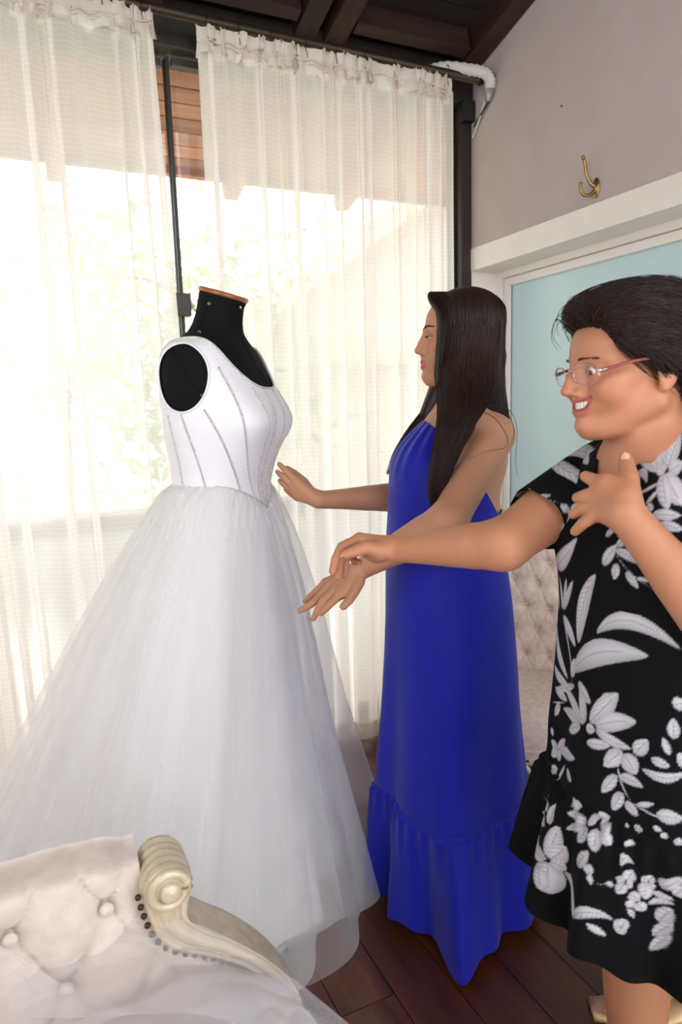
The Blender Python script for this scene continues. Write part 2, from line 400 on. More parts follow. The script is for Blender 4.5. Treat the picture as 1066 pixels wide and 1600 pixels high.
m_curtain = mat_sheer('sheer_cream_curtain', (253, 249, 246), .64, .66, weave=(95, 62, .15, .74), facing=.40)
m_header = mat_sheer('curtain_header_cloth', (240, 230, 220), .88, .4)
def curtain(name, x0, x1, z_top, z_bot, folds, seed, label, edge_in=0):
    r = np.random.default_rng(seed)
    root = empty(name, ((x0 + x1) / 2, CY, 0), label=label, cat='curtain', group='sheer curtains on the rod')
    nu, nv = int((x1 - x0) * 420), 60
    u = np.linspace(0, 1, nu); v = np.linspace(0, 1, nv)
    U, V = np.meshgrid(u, v, indexing='ij')
    Y = np.zeros_like(U); XO = np.zeros_like(U)
    ph = r.uniform(0, 6.28, 12)
    W = x1 - x0
    # warp of the fold phase along u so that folds are uneven
    warp = U + .02 * np.sin(2 * np.pi * 3.1 * U + ph[0]) + .013 * np.sin(2 * np.pi * 7.3 * U + ph[1])
    for k, (fq, am) in enumerate(((folds, .032), (folds * 1.83, .013), (folds * .47, .014))):
        Y += am * np.sin(2 * np.pi * fq * warp + ph[2 + k] + (.5 + .3 * k) * np.sin(2 * V + ph[6 + k])) * (.55 + .45 * V)
    fine = .006 * np.sin(2 * np.pi * folds * 4.2 * warp + ph[5]) * np.exp(-V * 5)
    Y += fine
    XO = .030 * np.sin(2 * np.pi * folds * warp + ph[2] + 1.2 + .4 * np.sin(2 * V)) * (.4 + .6 * V) + .012 * np.sin(2 * np.pi * folds * 1.83 * warp + ph[3] + 1.1)
    X = x0 + W * U + XO
    X += edge_in * V * U
    topz = z_top + .006 * np.sin(2 * np.pi * folds * 1.3 * u + ph[9])
    Z = topz[:, None] * (1 - V) + z_bot * V
    Pn = np.stack([X, CY + Y, Z], -1).reshape(-1, 3)
    arc = np.concatenate([[0], np.cumsum(np.hypot(np.diff(X[:, 30]), np.diff(Y[:, 30])))])
    uv = np.stack([np.broadcast_to(arc[:, None], U.shape), Z], -1).reshape(-1, 2)
    c = pyobj('cloth', Pn, grid_faces(nu, nv), m_curtain, root, uv=uv)
    # hem band
    hz = np.linspace(z_bot + .07, z_bot, 4)
    H = np.stack([np.repeat(X[:, -1:], 4, 1), CY + np.repeat(Y[:, -1:], 4, 1) - .002, np.broadcast_to(hz, (nu, 4))], -1).reshape(-1, 3)
    pyobj('hem', H, grid_faces(nu, 4), m_header, root)
    # gathered heading with a frill
    nv2 = 10; t = np.linspace(0, 1, nv2)
    uu = U[:, :1]
    fr = np.sin(2 * np.pi * folds * 2.1 * warp[:, :1] + ph[8]); fr2 = np.sin(2 * np.pi * folds * 4.9 * warp[:, :1] + ph[7])
    prof = np.abs(t - .38) / .62
    amp = .004 + .020 * prof ** 1.4
    HY = (fr * amp + fr2 * amp * .45)
    HZ = topz[:, None] - .034 + (1 - t)[None] * .094 + .009 * fr2 * (1 - t)[None] + .007 * fr * (1 - t)[None]
    HX = np.repeat(X[:, :1], nv2, 1) + .5 * amp * np.cos(2 * np.pi * folds * 4.9 * warp[:, :1] + ph[7])
    Pn = np.stack([HX, CY + HY - .006, HZ], -1).reshape(-1, 3)
    pyobj('frill', Pn, grid_faces(nu, nv2), m_header, root)
    tp = []
    for zz in (.018, .004):
        tp.append(tube_data(np.stack([X[::4, 0], CY - .010 + .3 * HY[::4, 4], topz[::4] + zz - .006], 1), .0035, 5))
    V2, F2 = merge(tp); pyobj('heading_tape', V2, F2, m_header, root)
    n = max(3, int(W / .105))
    a = np.linspace(0, 2 * np.pi, 19)
    for i in range(n):
        x = x0 + .03 + (W - .06) * i / (n - 1) + r.uniform(-.01, .01)
        zr = 2.69
        tube('ring', np.stack([np.full(19, x) + .004 * np.sin(a), CY + .021 * np.sin(a), zr - .004 + .023 * np.cos(a)], 1), .0016, m_rod, root, 5)
        tube('hook', [(x, CY - .002, zr - .026), (x + .002, CY - .006, zr - .045), (x, CY - .012, zr - .06)], .0013, m_rod, root, 5)
    return root
curtain('curtain', .662, 1.672, 2.612, .03, 13, 11, 'sheer cream curtain panel hanging between the mannequin and the door')
curtain('curtain', -1.75, .515, 2.628, .03, 25, 5, 'sheer cream curtain panel at the far end behind the white gown train', edge_in=.045)

# ------------------------------------------------------------------ coat hook, pipe
m_brass = mat('antique_brass', (150, 122, 80), .32, metal=.9)
hk = empty('coat_hook', (WX, 1.845, 2.10), label='brass double coat hook on the grey wall above the door', cat='hook')
pl = lathe_data([(.001, -.006), (.014, -.005), (.0165, -.002), (.0165, .001), (.001, .001)], 20, (0, 0, 0), (1, 0, 0))
Vp = pl[0].copy(); Vp[:, 2] *= 2.0
pyobj('plate', Vp + [WX - .001, 1.845, 2.108], pl[1], m_brass, hk)
tube('upper_prong', catmull([(WX - .005, 1.845, 2.112), (WX - .02, 1.852, 2.122), (WX - .036, 1.856, 2.150), (WX - .040, 1.858, 2.182), (WX - .049, 1.858, 2.20)], 18), np.linspace(.0065, .0055, 18), m_brass, hk, 10)
tube('lower_prong', catmull([(WX - .005, 1.845, 2.100), (WX - .022, 1.85, 2.086), (WX - .042, 1.856, 2.084), (WX - .055, 1.859, 2.098), (WX - .056, 1.86, 2.116)], 18), np.linspace(.0065, .005, 18), m_brass, hk, 10)
for nm, p in (('tip', (WX - .050, 1.858, 2.203)), ('tip', (WX - .056, 1.86, 2.119))):
    q = lathe_data([(.001, -.007), (.005, -.005), (.007, 0), (.005, .005), (.001, .007)], 12, p); pyobj(nm, *q, m_brass, hk)
m_foam = mat('pipe_wrap', (192, 186, 180), .85, bump=.4, bump_scale=30)
m_cable = mat('dark_cable', (50, 45, 42), .6); m_silver = mat('foil_tape', (150, 145, 140), .4, metal=.4)
pipe = empty('insulated_pipe', (1.75, 2.45, 2.7), label='white wrapped air conditioning pipe bending down at the ceiling corner', cat='pipe')
pp = catmull([(1.60, 2.50, 2.705), (1.66, 2.46, 2.712), (1.74, 2.42, 2.700), (1.80, 2.40, 2.69), (1.825, 2.395, 2.665), (1.828, 2.40, 2.635)], 60)
pr = np.full(60, .021) + .0018 * np.sin(np.arange(60) * 1.6); pr[0] = .012
tube('foam_sleeve', pp, pr, m_foam, pipe, 14)
tube('foil_end', [(1.828, 2.40, 2.645), (1.829, 2.407, 2.62), (1.83, 2.418, 2.598)], [.0215, .018, .012], m_silver, pipe, 10)
tube('cable', catmull([(1.835, 2.385, 2.69), (1.842, 2.39, 2.65), (1.838, 2.42, 2.60), (1.835, 2.47, 2.565), (1.84, 2.52, 2.54)], 20), .0045, m_cable, pipe, 6)
tube('cable', catmull([(1.82, 2.42, 2.61), (1.832, 2.45, 2.585), (1.838, 2.50, 2.53), (1.838, 2.53, 2.50)], 16), .0035, m_foam, pipe, 6)
m_nail = mat('nail_steel', (70, 62, 58), .5)
q = lathe_data([(.001, -.006), (.003, -.005), (.003, .001), (.001, .001)], 8, (WX, 2.016, 2.43), (1, 0, 0))
tag(pyobj('wall_plug', *q, m_nail), 'tiny dark wall plug high on the grey wall', 'plug')
# ================================================================== outside: porch, wall, trees, house
m_render = mat('sunlit_white_render', (240, 238, 232), .9)
m_deck = mat('pale_porch_tiles', (222, 212, 200), .7)
m_railwood = mat_wood('porch_rail_wood', (140, 112, 100), (112, 88, 78), .7, axis=0)
porch = box('floor_porch', (-3.5, 2.72, -.12), (3.5, 3.28, -.02), m_deck); tag(porch, 'pale tiled porch floor outside the window', kind='structure')
pw = box('wall_porch', (-3.5, 3.18, -.02), (3.5, 3.28, .885), m_render); tag(pw, 'low white porch wall outside the window', kind='structure')
pr_ = box('trim_5', (-3.5, 3.14, .885), (3.5, 3.32, .955), m_railwood, None, .004); tag(pr_, 'brown wooden cap on the low porch wall', kind='structure')
eave = slope_box('roof_eave', -3.0, 3.0, 2.73, 3.42, .035, .055, m_eave); tag(eave, 'reddish wooden eave boards over the porch', kind='structure')
yb = 2.73
while yb < 3.36:
    slope_box('eave_board', -3.0, 3.0, yb + .003, yb + .083, .015, .035, m_eave, eave, .003)
    yb += .086
for x in (-2.2, -1.2, -.25, .22, 1.02, 1.62, 2.4):
    slope_box('rafter_tail', x, x + .07, 2.73, 3.46, -.085, .014, m_eave, eave, .004)
slope_box('fascia', -3.0, 3.0, 3.40, 3.43, -.02, .055, m_eave, eave, .003)
grd = box('ground_garden', (-25, 3.3, -1.2), (25, 40, -1.1), mat('pale_garden_ground', (196, 190, 172), .9, noise_col=(150, 160, 120), noise=1.2)); tag(grd, 'pale sunny garden ground', kind='structure')
# neighbouring house
m_beige = mat('beige_house_wall', (206, 192, 178), .9)
m_tileroof = mat('clay_roof_tiles', (190, 164, 144), .8, noise_col=(176, 150, 130), noise=8)
hs = empty('neighbour_house', (8.0, 12, -1.1), label='beige house with a gabled roof beyond the porch', cat='house')
hv = [(4.2, 10.6, -1.1), (13, 10.6, -1.1), (13, 10.6, 3.0), (8.6, 10.6, 5.9), (4.2, 10.6, 3.0), (4.2, 15, -1.1), (13, 15, -1.1), (13, 15, 3.0), (8.6, 15, 5.9), (4.2, 15, 3.0)]
pyobj('wall', hv, [(0, 1, 2, 3, 4), (9, 8, 7, 6, 5), (0, 4, 9, 5), (1, 6, 7, 2)], m_beige, hs, smooth=False)
for s, a, b in ((-1, (3.5, 2.55), (8.6, 5.95)), (1, (8.6, 5.95), (13.7, 2.55))):
    q = [(a[0], 10.1, a[1]), (b[0], 10.1, b[1]), (b[0], 15.4, b[1]), (a[0], 15.4, a[1])]
    q += [(x, y, z + .14) for x, y, z in q]
    pyobj('roof_slope', q, [(3, 2, 1, 0), (4, 5, 6, 7), (0, 1, 5, 4), (1, 2, 6, 5), (2, 3, 7, 6), (3, 0, 4, 7)], m_tileroof, hs, smooth=False)
box('awning', (3.9, 9.8, 2.05), (7.4, 10.6, 2.2), m_tileroof, hs, .01)
# trees
m_bark = mat('tree_bark', (104, 84, 66), .9, bump=.5, bump_scale=20)
def mat_leaf(name, col):
    k = NT(name); k.n.remove(k.b)
    d = k.node('ShaderNodeBsdfDiffuse'); d.inputs[0].default_value = lin(col)
    t = k.node('ShaderNodeBsdfTranslucent'); t.inputs[0].default_value = lin([min(255, c * 1.12) for c in col])
    m = k.node('ShaderNodeMixShader'); m.inputs[0].default_value = .45
    k.link(d.outputs[0], m.inputs[1]); k.link(t.outputs[0], m.inputs[2]); k.link(m.outputs[0], k.out.inputs[0]); return k.m
leafm = [mat_leaf('leaf_yellow_green', (178, 184, 152)), mat_leaf('leaf_mid_green', (160, 172, 138)), mat_leaf('leaf_olive', (174, 176, 156))]
def tree(loc, h, rad, seed, lm, label):
    r = np.random.default_rng(seed); x, y, z = loc
    root = empty('tree', loc, label=label, cat='tree', group='garden trees beyond the porch')
    top = np.array([x + r.uniform(-.3, .3), y, z + h * .72])
    parts = [tube_data(catmull([(x, y, z), (x + .08, y, z + h * .3), top], 8), np.linspace(.11, .04, 8), 7)]
    ends = []
    for k in range(9):
        b0 = np.array([x, y, z]) + (top - [x, y, z]) * r.uniform(.4, .98)
        d = nrm([r.normal(), r.normal(), r.uniform(.1, .9)]); e = b0 + d * rad * r.uniform(.6, 1.0); ends.append(e)
        parts.append(tube_data(catmull([b0, (b0 + e) / 2 + [0, 0, .12], e], 6), np.linspace(.035, .012, 6), 5))
    pyobj('trunk', *merge(parts), m_bark, root)
    n = 2600; cc = np.array(ends)[r.integers(0, len(ends), n)]
    P = cc + r.normal(size=(n, 3)) * rad * .30
    nm = r.normal(size=(n, 3)); nm /= np.linalg.norm(nm, axis=1, keepdims=True)
    t = np.cross(nm, r.normal(size=(n, 3))); t /= np.linalg.norm(t, axis=1, keepdims=True); b = np.cross(nm, t)
    s = r.uniform(.05, .10, n)[:, None]
    q = np.stack([P - t * s, P + b * s * .45 - nm * s * .1, P + t * s, P - b * s * .45 - nm * s * .1], 1).reshape(-1, 3)
    pyobj('crown', q, np.arange(4 * n).reshape(-1, 4), lm, root, smooth=False)
tree((-2.2, 8.2, -1.1), 5.4, 1.5, 1, leafm[0], 'yellow green tree with a loose crown behind the far curtain')
tree((1.9, 6.9, -1.1), 5.0, 1.25, 2, leafm[1], 'leafy green tree seen through the gap between the curtains')
tree((-1.2, 14.5, -1.1), 7.4, 1.8, 3, leafm[2], 'tall olive tree further back in the garden')
tree((1.2, 20.5, -1.1), 5.6, 1.4, 4, leafm[0], 'small yellow green tree far behind the others')
tree((-7.4, 9.0, -1.1), 5.4, 1.6, 5, leafm[1], 'broad green tree at the far garden side')
# ================================================================== mannequin and wedding gown
def cut_mesh(V, Fq, g, extra=None):
    """keep the part of a quad mesh where g > 0 and pull the border onto g = 0"""
    V = np.asarray(V, float).copy(); Fq = np.asarray(Fq)
    keep = (g[Fq] > 0).any(1); Fk = Fq[keep]
    k = Fk.shape[1]
    acc = np.zeros((len(V), V.shape[1])); cnt = np.zeros(len(V))
    for a in range(k):
        i, j = Fk[:, a], Fk[:, (a + 1) % k]
        for p, q in ((i, j), (j, i)):
            m = (g[p] <= 0) & (g[q] > 0); pp, qq = p[m], q[m]
            t = (g[qq] / (g[qq] - g[pp] + 1e-12))[:, None]
            np.add.at(acc, pp, V[qq] + (V[pp] - V[qq]) * t); np.add.at(cnt, pp, 1)
    mv = cnt > 0
    V[mv] = acc[mv] / cnt[mv][:, None]
    bad = ((g <= 0) & ~mv)[Fk].any(1); Fk = Fk[~bad]
    used = np.unique(Fk); remap = np.full(len(V), -1); remap[used] = np.arange(len(used))
    return V[used], remap[Fk], used

MC = np.array([.466, 1.71]); MF = nrm((.72, -.69)); ML = np.array([-MF[1], MF[0]])   # centre, front, left of the form
TZ = np.array([1.02, 1.10, 1.17, 1.215, 1.26, 1.31, 1.36, 1.40, 1.44, 1.475, 1.51, 1.535, 1.555, 1.572, 1.588, 1.61, 1.635, 1.66, 1.678])
TA = np.array([.175, .155, .138, .131, .136, .146, .156, .161, .166, .170, .170, .163, .146, .116, .086, .068, .062, .059, .058])
TF = np.array([.150, .130, .112, .107, .118, .140, .157, .155, .140, .122, .104, .092, .080, .069, .062, .057, .054, .053, .053])
TB = np.array([.150, .130, .112, .104, .108, .114, .116, .115, .113, .109, .102, .093, .084, .074, .067, .060, .056, .054, .053])
TC = np.array([0, 0, 0, 0, 0, 0, 0, 0, -.002, -.004, -.006, -.006, -.004, 0, .004, .010, .017, .024, .030])
def cinterp(x, xp, fp):
    """smooth interpolation (monotone-ish catmull)"""
    xp = np.asarray(xp, float); fp = np.asarray(fp, float)
    m = np.gradient(fp, xp); i = np.clip(np.searchsorted(xp, x) - 1, 0, len(xp) - 2)
    h = xp[i + 1] - xp[i]; t = np.clip((x - xp[i]) / h, 0, 1)
    return ((2 * t ** 3 - 3 * t ** 2 + 1) * fp[i] + (t ** 3 - 2 * t ** 2 + t) * h * m[i] + (-2 * t ** 3 + 3 * t ** 2) * fp[i + 1] + (t ** 3 - t ** 2) * h * m[i + 1])
def torso(th, z, off=0.0):
    """th: angle from the front towards the form's left"""
    a = cinterp(z, TZ, TA) + off; f = cinterp(z, TZ, TF) + off; b = cinterp(z, TZ, TB) + off; c = cinterp(z, TZ, TC)
    co, si = np.cos(th), np.sin(th)
    n = 2.25
    d = np.where(co > 0, f, b)
    r = (np.abs(co / d) ** n + np.abs(si / a) ** n) ** (-1 / n)
    # two breasts with a soft valley between
    br = np.exp(-((z - 1.37) / .045) ** 2) * (np.exp(-((np.abs(th) - .52) / .36) ** 2) * .016 - np.exp(-(th / .2) ** 2) * .006)
    r = r + br
    x = c + r * co; y = r * si
    z2 = z + np.where(z > 1.64, (.03 - x) * .32 * sstep(1.64, 1.678, z), 0)     # the neck is cut off on a slant
    return np.stack([MC[0] + x * MF[0] + y * ML[0], MC[1] + x * MF[1] + y * ML[1], z2 + 0 * x], -1)
def wrapang(t): return (t + np.pi) % (2 * np.pi) - np.pi

m_form = mat('black_jersey', (17, 16, 17), .9, bump=.15, bump_scale=900, spec=.2)
m_capwood = mat_wood('varnished_cap_wood', (176, 104, 56), (140, 76, 38), .35, axis=0, coat=.3, freq=20)
m_satin = mat('white_satin', (238, 235, 240), .42, spec=.45, sheen=.25)
m_bead = mat('beaded_trim', (230, 224, 222), .35, noise_col=(188, 178, 174), noise=320, scale=(1, 1, 1), bump=.8, bump_scale=420, lo=.42, hi=.58)
m_pin = mat('steel_pin', (210, 208, 204), .25, metal=.8)
XF = 1.08; ZF = CAM_H * (1 - 1 / XF)                    # drafted floor height
mq = empty('mannequin', (MC[0] * XF, MC[1] * XF, 0), label='black jersey dress form with a wooden neck cap', cat='mannequin')
th = np.linspace(-np.pi, np.pi, 140, endpoint=False); zz = np.linspace(1.165, 1.678, 120)
T_, Z_ = np.meshgrid(th, zz, indexing='ij')
pyobj('torso', torso(T_, Z_).reshape(-1, 3), grid_faces(140, 120, wrap_u=True), m_form, mq)
# wooden cap
rim = torso(np.linspace(-np.pi, np.pi, 50, endpoint=False), np.full(50, 1.678)); cen = rim.mean(0)
upn = nrm(np.cross(rim[12] - rim[0], rim[25] - rim[0])); upn = upn * np.sign(upn[2])
rows = []
for s, h in ((.30, -.002), (1.04, -.002), (1.07, .0015), (1.06, .006), (1.01, .009), (.3, .010), (.02, .010)):
    rows.append(cen + (rim - cen) * s + upn * h)
pyobj('neck_cap', np.array(rows).reshape(-1, 3), grid_faces(7, 50, wrap_v=True), m_capwood, mq)
# stand
tube('stand_pole', [(MC[0], MC[1], ZF + .03), (MC[0], MC[1], .5), (MC[0], MC[1], 1.2)], .016, m_form, mq, 12)
pyobj('stand_base', *lathe_data([(.001, .0), (.17, .0), (.17, .012), (.05, .028), (.02, .05), (.001, .05)], 28, (MC[0], MC[1], ZF)), m_form, mq)
# seams of the form
def on_form(pts, off, n=40):
    p = catmull(np.array(pts, float), n); return torso(p[:, 0], p[:, 1], off)
for sgn in (-1, 1):
    tube('seam', on_form([(sgn * 1.28, 1.43), (sgn * 1.50, 1.50), (sgn * 1.72, 1.548), (sgn * 1.70, 1.565)], .0006), .0011, m_form, mq, 5)
    tube('seam', on_form([(sgn * 1.7, 1.565), (sgn * 1.66, 1.60), (sgn * 1.62, 1.665)], .0006), .0011, m_form, mq, 5)
tube('seam', on_form([(0.25, 1.455), (.22, 1.53), (.2, 1.60), (.2, 1.665)], .0006), .0010, m_form, mq, 5)
for p in ((-1.55, 1.652), (-.05, 1.650), (-1.28, 1.437), (-1.5, 1.585)):
    c = torso(np.array(p[0]), np.array(p[1]), .0005); cn = nrm(np.append(c[:2] - MC, 0))
    pyobj('pin', *lathe_data([(.0008, 0), (.0042, .0005), (.004, .002), (.0015, .003)], 10, c, cn), m_pin, mq)

# ---- gown
gown = empty('wedding_gown', (MC[0] * XF, MC[1] * XF, 0), label='white wedding gown with a beaded corset bodice and a full tulle skirt', cat='dress')
def zwaist(t): t = np.abs(wrapang(t)); return 1.222 - .066 * np.clip(1 - t / 1.15, 0, 1) ** 1.35
NT_, NZ_ = 330, 220
th = np.linspace(-np.pi, np.pi, NT_, endpoint=False); v = np.linspace(0, 1, NZ_)
T_, Vv = np.meshgrid(th, v, indexing='ij'); Z_ = zwaist(T_) * (1 - Vv) + 1.60 * Vv
P0 = torso(T_, Z_, .0055).reshape(-1, 3)
rel = P0[:, :2] - MC; xf = rel @ MF; yl = rel @ ML; zc = P0[:, 2]
neck = np.where(xf > 0, 1.452 + .128 * np.abs(yl / .128) ** 3.2, 1.462 + .12 * np.abs(yl / .128) ** 3.6) - zc
arm = ((xf + .004) / .068) ** 2 + ((zc - (1.478 + .0 * xf)) / .079) ** 2 - 1
g = np.minimum(neck, np.where(np.abs(yl) > .09, arm * .05, 1))
Vb, Fb, _ = cut_mesh(P0, grid_faces(NT_, NZ_, wrap_u=True), g)
bod = pyobj('bodice', Vb, Fb, m_satin, gown)
# edging along neckline and armholes: ordered points found on the surface
def edge_arm(s):
    t = np.linspace(0, 2 * np.pi, 90); X = -.004 + .068 * np.cos(t); Zz = 1.478 + .079 * np.sin(t)
    out = []
    for x, z in zip(X, Zz):
        a = np.linspace(.5, 2.7, 500) * s; pts = torso(a, np.full(500, z), .0065); xx = (pts[:, :2] - MC) @ MF
        out.append(pts[np.argmin(np.abs(xx - x))])
    return np.array(out)
def smooth_path(p, it=3, closed=True):
    for _ in range(it):
        q = p.copy()
        if closed: p = (np.roll(q, 1, 0) + 2 * q + np.roll(q, -1, 0)) / 4
        else: p[1:-1] = (q[:-2] + 2 * q[1:-1] + q[2:]) / 4
    return p
for s in (-1, 1):
    e = smooth_path(edge_arm(s)[:-1]); tube('armhole_piping', np.vstack([e, e[:2]]), .0028, m_satin, bod, 7)
out = []
for a in np.linspace(-np.pi, np.pi, 300, endpoint=False):
    zs = np.linspace(1.43, 1.597, 500); pts = torso(np.full(500, a), zs, .0065); rl = pts[:, :2] - MC
    x_, y_ = rl @ MF, rl @ ML
    zn = np.where(x_ > 0, 1.452 + .128 * np.abs(y_ / .128) ** 3.2, 1.462 + .12 * np.abs(y_ / .128) ** 3.6)
    out.append(pts[np.argmin(np.abs(zn - pts[:, 2]))])
e = smooth_path(np.array(out), 4); tube('neckline_beading', np.vstack([e, e[:2]]), .0030, m_bead, bod, 7)
BON = [((-1.02, 1.50), (-.83, 1.42), (-.72, 1.33), (-.58, 1.25), (-.42, 1.193)),
       ((-.50, 1.452), (-.42, 1.40), (-.36, 1.33), (-.30, 1.25), (-.17, 1.172)),
       ((-.17, 1.455), (-.17, 1.38), (-.16, 1.30), (-.12, 1.22), (-.03, 1.162)),
       ((-1.27, 1.405), (-1.10, 1.35), (-.93, 1.28), (-.76, 1.21)),
       ((-1.62, 1.395), (-1.55, 1.35), (-1.45, 1.28), (-1.38, 1.222)),
       ((-1.88, 1.395), (-1.84, 1.35), (-1.83, 1.28), (-1.84, 1.222))]
for b in BON:
    for s in (1, -1):
        q = np.array(b); q[:, 0] *= s
        tube('beaded_boning', on_form(q, .0062, 60), .0024, m_bead, bod, 6)
tube('waist_beading', torso(np.linspace(-1.2, 1.2, 90), zwaist(np.linspace(-1.2, 1.2, 90)) + .001, .0068), .0022, m_bead, bod, 6)

m_under = mat_sheer('white_gown_lining', (247, 245, 245), .96, .16)
m_tulle = mat_sheer('white_tulle', (249, 247, 247), .22, .35, facing=.42)
m_tulle2 = mat_sheer('white_tulle_outer', (249, 247, 247), .14, .35, facing=.40)
SKC = np.array([.255, 1.765])                       # centre of the hem
def skirt(off, folds, amp, seed, z_hem, spread=1.0, nth=420, nt=90, hemwave=0.0):
    r = np.random.default_rng(seed)
    a = np.linspace(-np.pi, np.pi, nth, endpoint=False); t = np.linspace(0, 1, nt)
    A, T = np.meshgrid(a, t, indexing='ij')
    ph = r.uniform(0, 6.28, 6)
    top = torso(A, zwaist(A) + .004, .004)
    wa = np.arctan2(top[..., 1] - MC[1], top[..., 0] - MC[0])
    # hem outline: rounder and longer at the back
    R = (.535 + .03 * np.cos(wa - 2.6) + .065 * np.exp(-((wrapang(wa + .12)) / .55) ** 2)) * spread + off
    HX = SKC[0] + R * np.cos(wa); HY = SKC[1] + R * np.sin(wa)
    hemz = ZF + z_hem + hemwave * np.sin(wa * folds + ph[0])
    s = .30 * T ** .62 + .70 * T ** 1.12                       # puffs out below the waist, then falls
    bell = .022 * np.sin(np.pi * np.clip(T * 1.7, 0, 1)) * np.exp(-T * 1.2)
    X = top[..., 0] * (1 - s) + HX * s; Y = top[..., 1] * (1 - s) + HY * s
    Z = top[..., 2] * (1 - T) + hemz * T
    fold = amp * (T ** 1.1) * (np.sin(wa * folds + ph[0] + .4 * np.sin(2 * wa + ph[1])) + .45 * np.sin(wa * folds * 1.7 + ph[2] + .6 * np.sin(3 * wa)) + .08 * np.sin(wa * folds * 2.6 + ph[3] + T))
    fine = .0022 * np.exp(-((T - .05) / .06) ** 2) * np.sin(wa * 38 + ph[4] + np.sin(5 * wa)) + .0012 * np.sin(wa * 23 + ph[5]) * (1 - T)
    d = fold + bell + fine + off * .5 * sstep(0, .12, T)
    Pn = np.stack([X + d * np.cos(wa), Y + d * np.sin(wa), Z + .010 * sstep(0, .03, T) * (1 - sstep(.03, .1, T))], -1)
    Pn[..., 1] = np.minimum(Pn[..., 1], 2.165 - .004 * np.cos(wa * 9))
    return Pn.reshape(-1, 3), grid_faces(nth, nt, wrap_u=True)
pyobj('skirt_lining', *skirt(-.065, 9, .028, 1, .02), m_under, gown)
pyobj('tulle_layer', *skirt(-.036, 8, .034, 2, .03), m_tulle, gown)
pyobj('tulle_layer', *skirt(.0, 9, .040, 3, .025, hemwave=.012), m_tulle, gown)
pyobj('tulle_layer', *skirt(.022, 7, .046, 8, .035, hemwave=.02), m_tulle2, gown)
XF = 1.0
# ================================================================== settee in front, armchair in the corner
m_linen = mat('cream_linen', (222, 208, 198), .85, noise_col=(212, 196, 186), noise=6, bump=.10, bump_scale=700, sheen=.2)
m_satin_ch = mat('champagne_satin', (222, 201, 187), .45, noise_col=(208, 182, 166), noise=7, sheen=.3)
m_champ = mat('champagne_gold_paint', (214, 198, 174), .36, metal=.15, noise_col=(198, 180, 150), noise=5, bump=.05, bump_scale=60)
m_studs = mat('dark_bronze_stud', (64, 52, 46), .35, metal=.7)
def stud_mesh(r=.0048):
    V, Fc = lathe_data([(.0005, .0035), (r * .55, .003), (r * .9, .0015), (r, 0), (r * .95, -.002)], 10)
    me = bpy.data.meshes.new('stud'); me.from_pydata([tuple(v) for v in V], [], [tuple(f) for f in Fc]); me.materials.append(m_studs)
    me.polygons.foreach_set('use_smooth', np.ones(len(me.polygons), bool)); return me
STUD = stud_mesh()
def place(name, me, p, n, parent, inv=True):
    o = bpy.data.objects.new(name, me); COL.objects.link(o); o.parent = parent
    if inv: o.matrix_parent_inverse = Matrix.LocRotScale(parent.location, parent.rotation_euler, None).inverted()
    o.location = tuple(p); o.rotation_mode = 'QUATERNION'; o.rotation_quaternion = Vector(n).to_track_quat('Z', 'Y'); return o
# ---- settee: far arm with tufted inner face, gold scroll facing
st = empty('settee', (-.05, .6, 0), label='cream tufted settee with a champagne gold scroll arm draped in tulle', cat='settee')
Y0, Y1 = .945, 1.022
# gold arm facing: outline in the x-z plane
right = catmull([(.176, .700), (.166, .672), (.168, .645), (.200, .612), (.245, .574), (.299, .514), (.335, .450), (.345, .380), (.340, .300), (.335, .08)], 60)
left = catmull([(.104, .705), (.108, .682), (.119, .641), (.143, .606), (.195, .574), (.255, .527), (.288, .470), (.300, .395), (.296, .300), (.292, .08)], 60)
prof = [(0, .0), (.0, .004), (.16, .0), (.2, -.004), (.26, -.004), (.30, .0), (.5, .003), (.70, .0), (.74, -.004), (.80, -.004), (.84, .0), (1., .004), (1., .0)]
rings = []
for i in range(60):
    l, r_ = left[i], right[i]; ring = []
    mid = (l + r_) / 2; w = (r_ - l)
    for s, off in prof: q = l + w * s; ring.append((q[0], Y0 - off, q[1]))
    for k in range(7): f = k / 6; q = r_ + nrm(w) * .004 * math.sin(f * np.pi * 3) ** 2; ring.append((q[0], Y0 + .006 + (Y1 - Y0 - .012) * f, q[1]))
    for s in (1, .5, 0): q = l + w * s; ring.append((q[0], Y1, q[1]))
    ring.append((l[0], (Y0 + Y1) / 2, l[1])); rings.append(ring)
rings = np.array(rings); nr = rings.shape[1]
pyobj('arm_facing', rings.reshape(-1, 3), [tuple(f) for f in grid_faces(60, nr, wrap_v=True)] + [tuple(range(nr))[::-1], tuple(59 * nr + k for k in range(nr))], m_champ, st)
# scroll: ridged roll along y with a spiral on its face
SC = np.array([.140, 0, .709])
pr_ = [(.006, Y0 - .008), (.030, Y0 - .008), (.0345, Y0 - .004), (.036, Y0 + .004)]
for k in range(4):
    y = Y0 + .008 + k * .017; pr_ += [(.0345, y), (.0375, y + .003), (.0385, y + .008), (.0375, y + .013), (.0345, y + .016)]
pr_ += [(.034, Y1 + .004), (.02, Y1 + .006), (.004, Y1 + .006)]
Vr, Fr = lathe_data([(r_, y) for r_, y in pr_], 40, (SC[0], 0, SC[2]), (0, 1, 0))
roll = pyobj('scroll', Vr, Fr, m_champ, st)
a = np.linspace(-.9, 5.0, 60); rad = .0300 - .0008 * (a + .9)
sp = np.stack([SC[0] + rad * np.cos(a + 1.2) * .92, np.full(60, Y0 - .009), SC[2] + rad * np.sin(a + 1.2) * .92], 1)
tube('spiral_bead', sp, np.linspace(.0080, .0060, 60), m_champ, roll, 10)
pyobj('scroll_eye', *lathe_data([(.0005, -.008), (.011, -.0075), (.0150, -.005), (.0160, .006)], 24, (SC[0] + .002, Y0 - .010, SC[2] - .002), (0, 1, 0)), m_champ, roll)
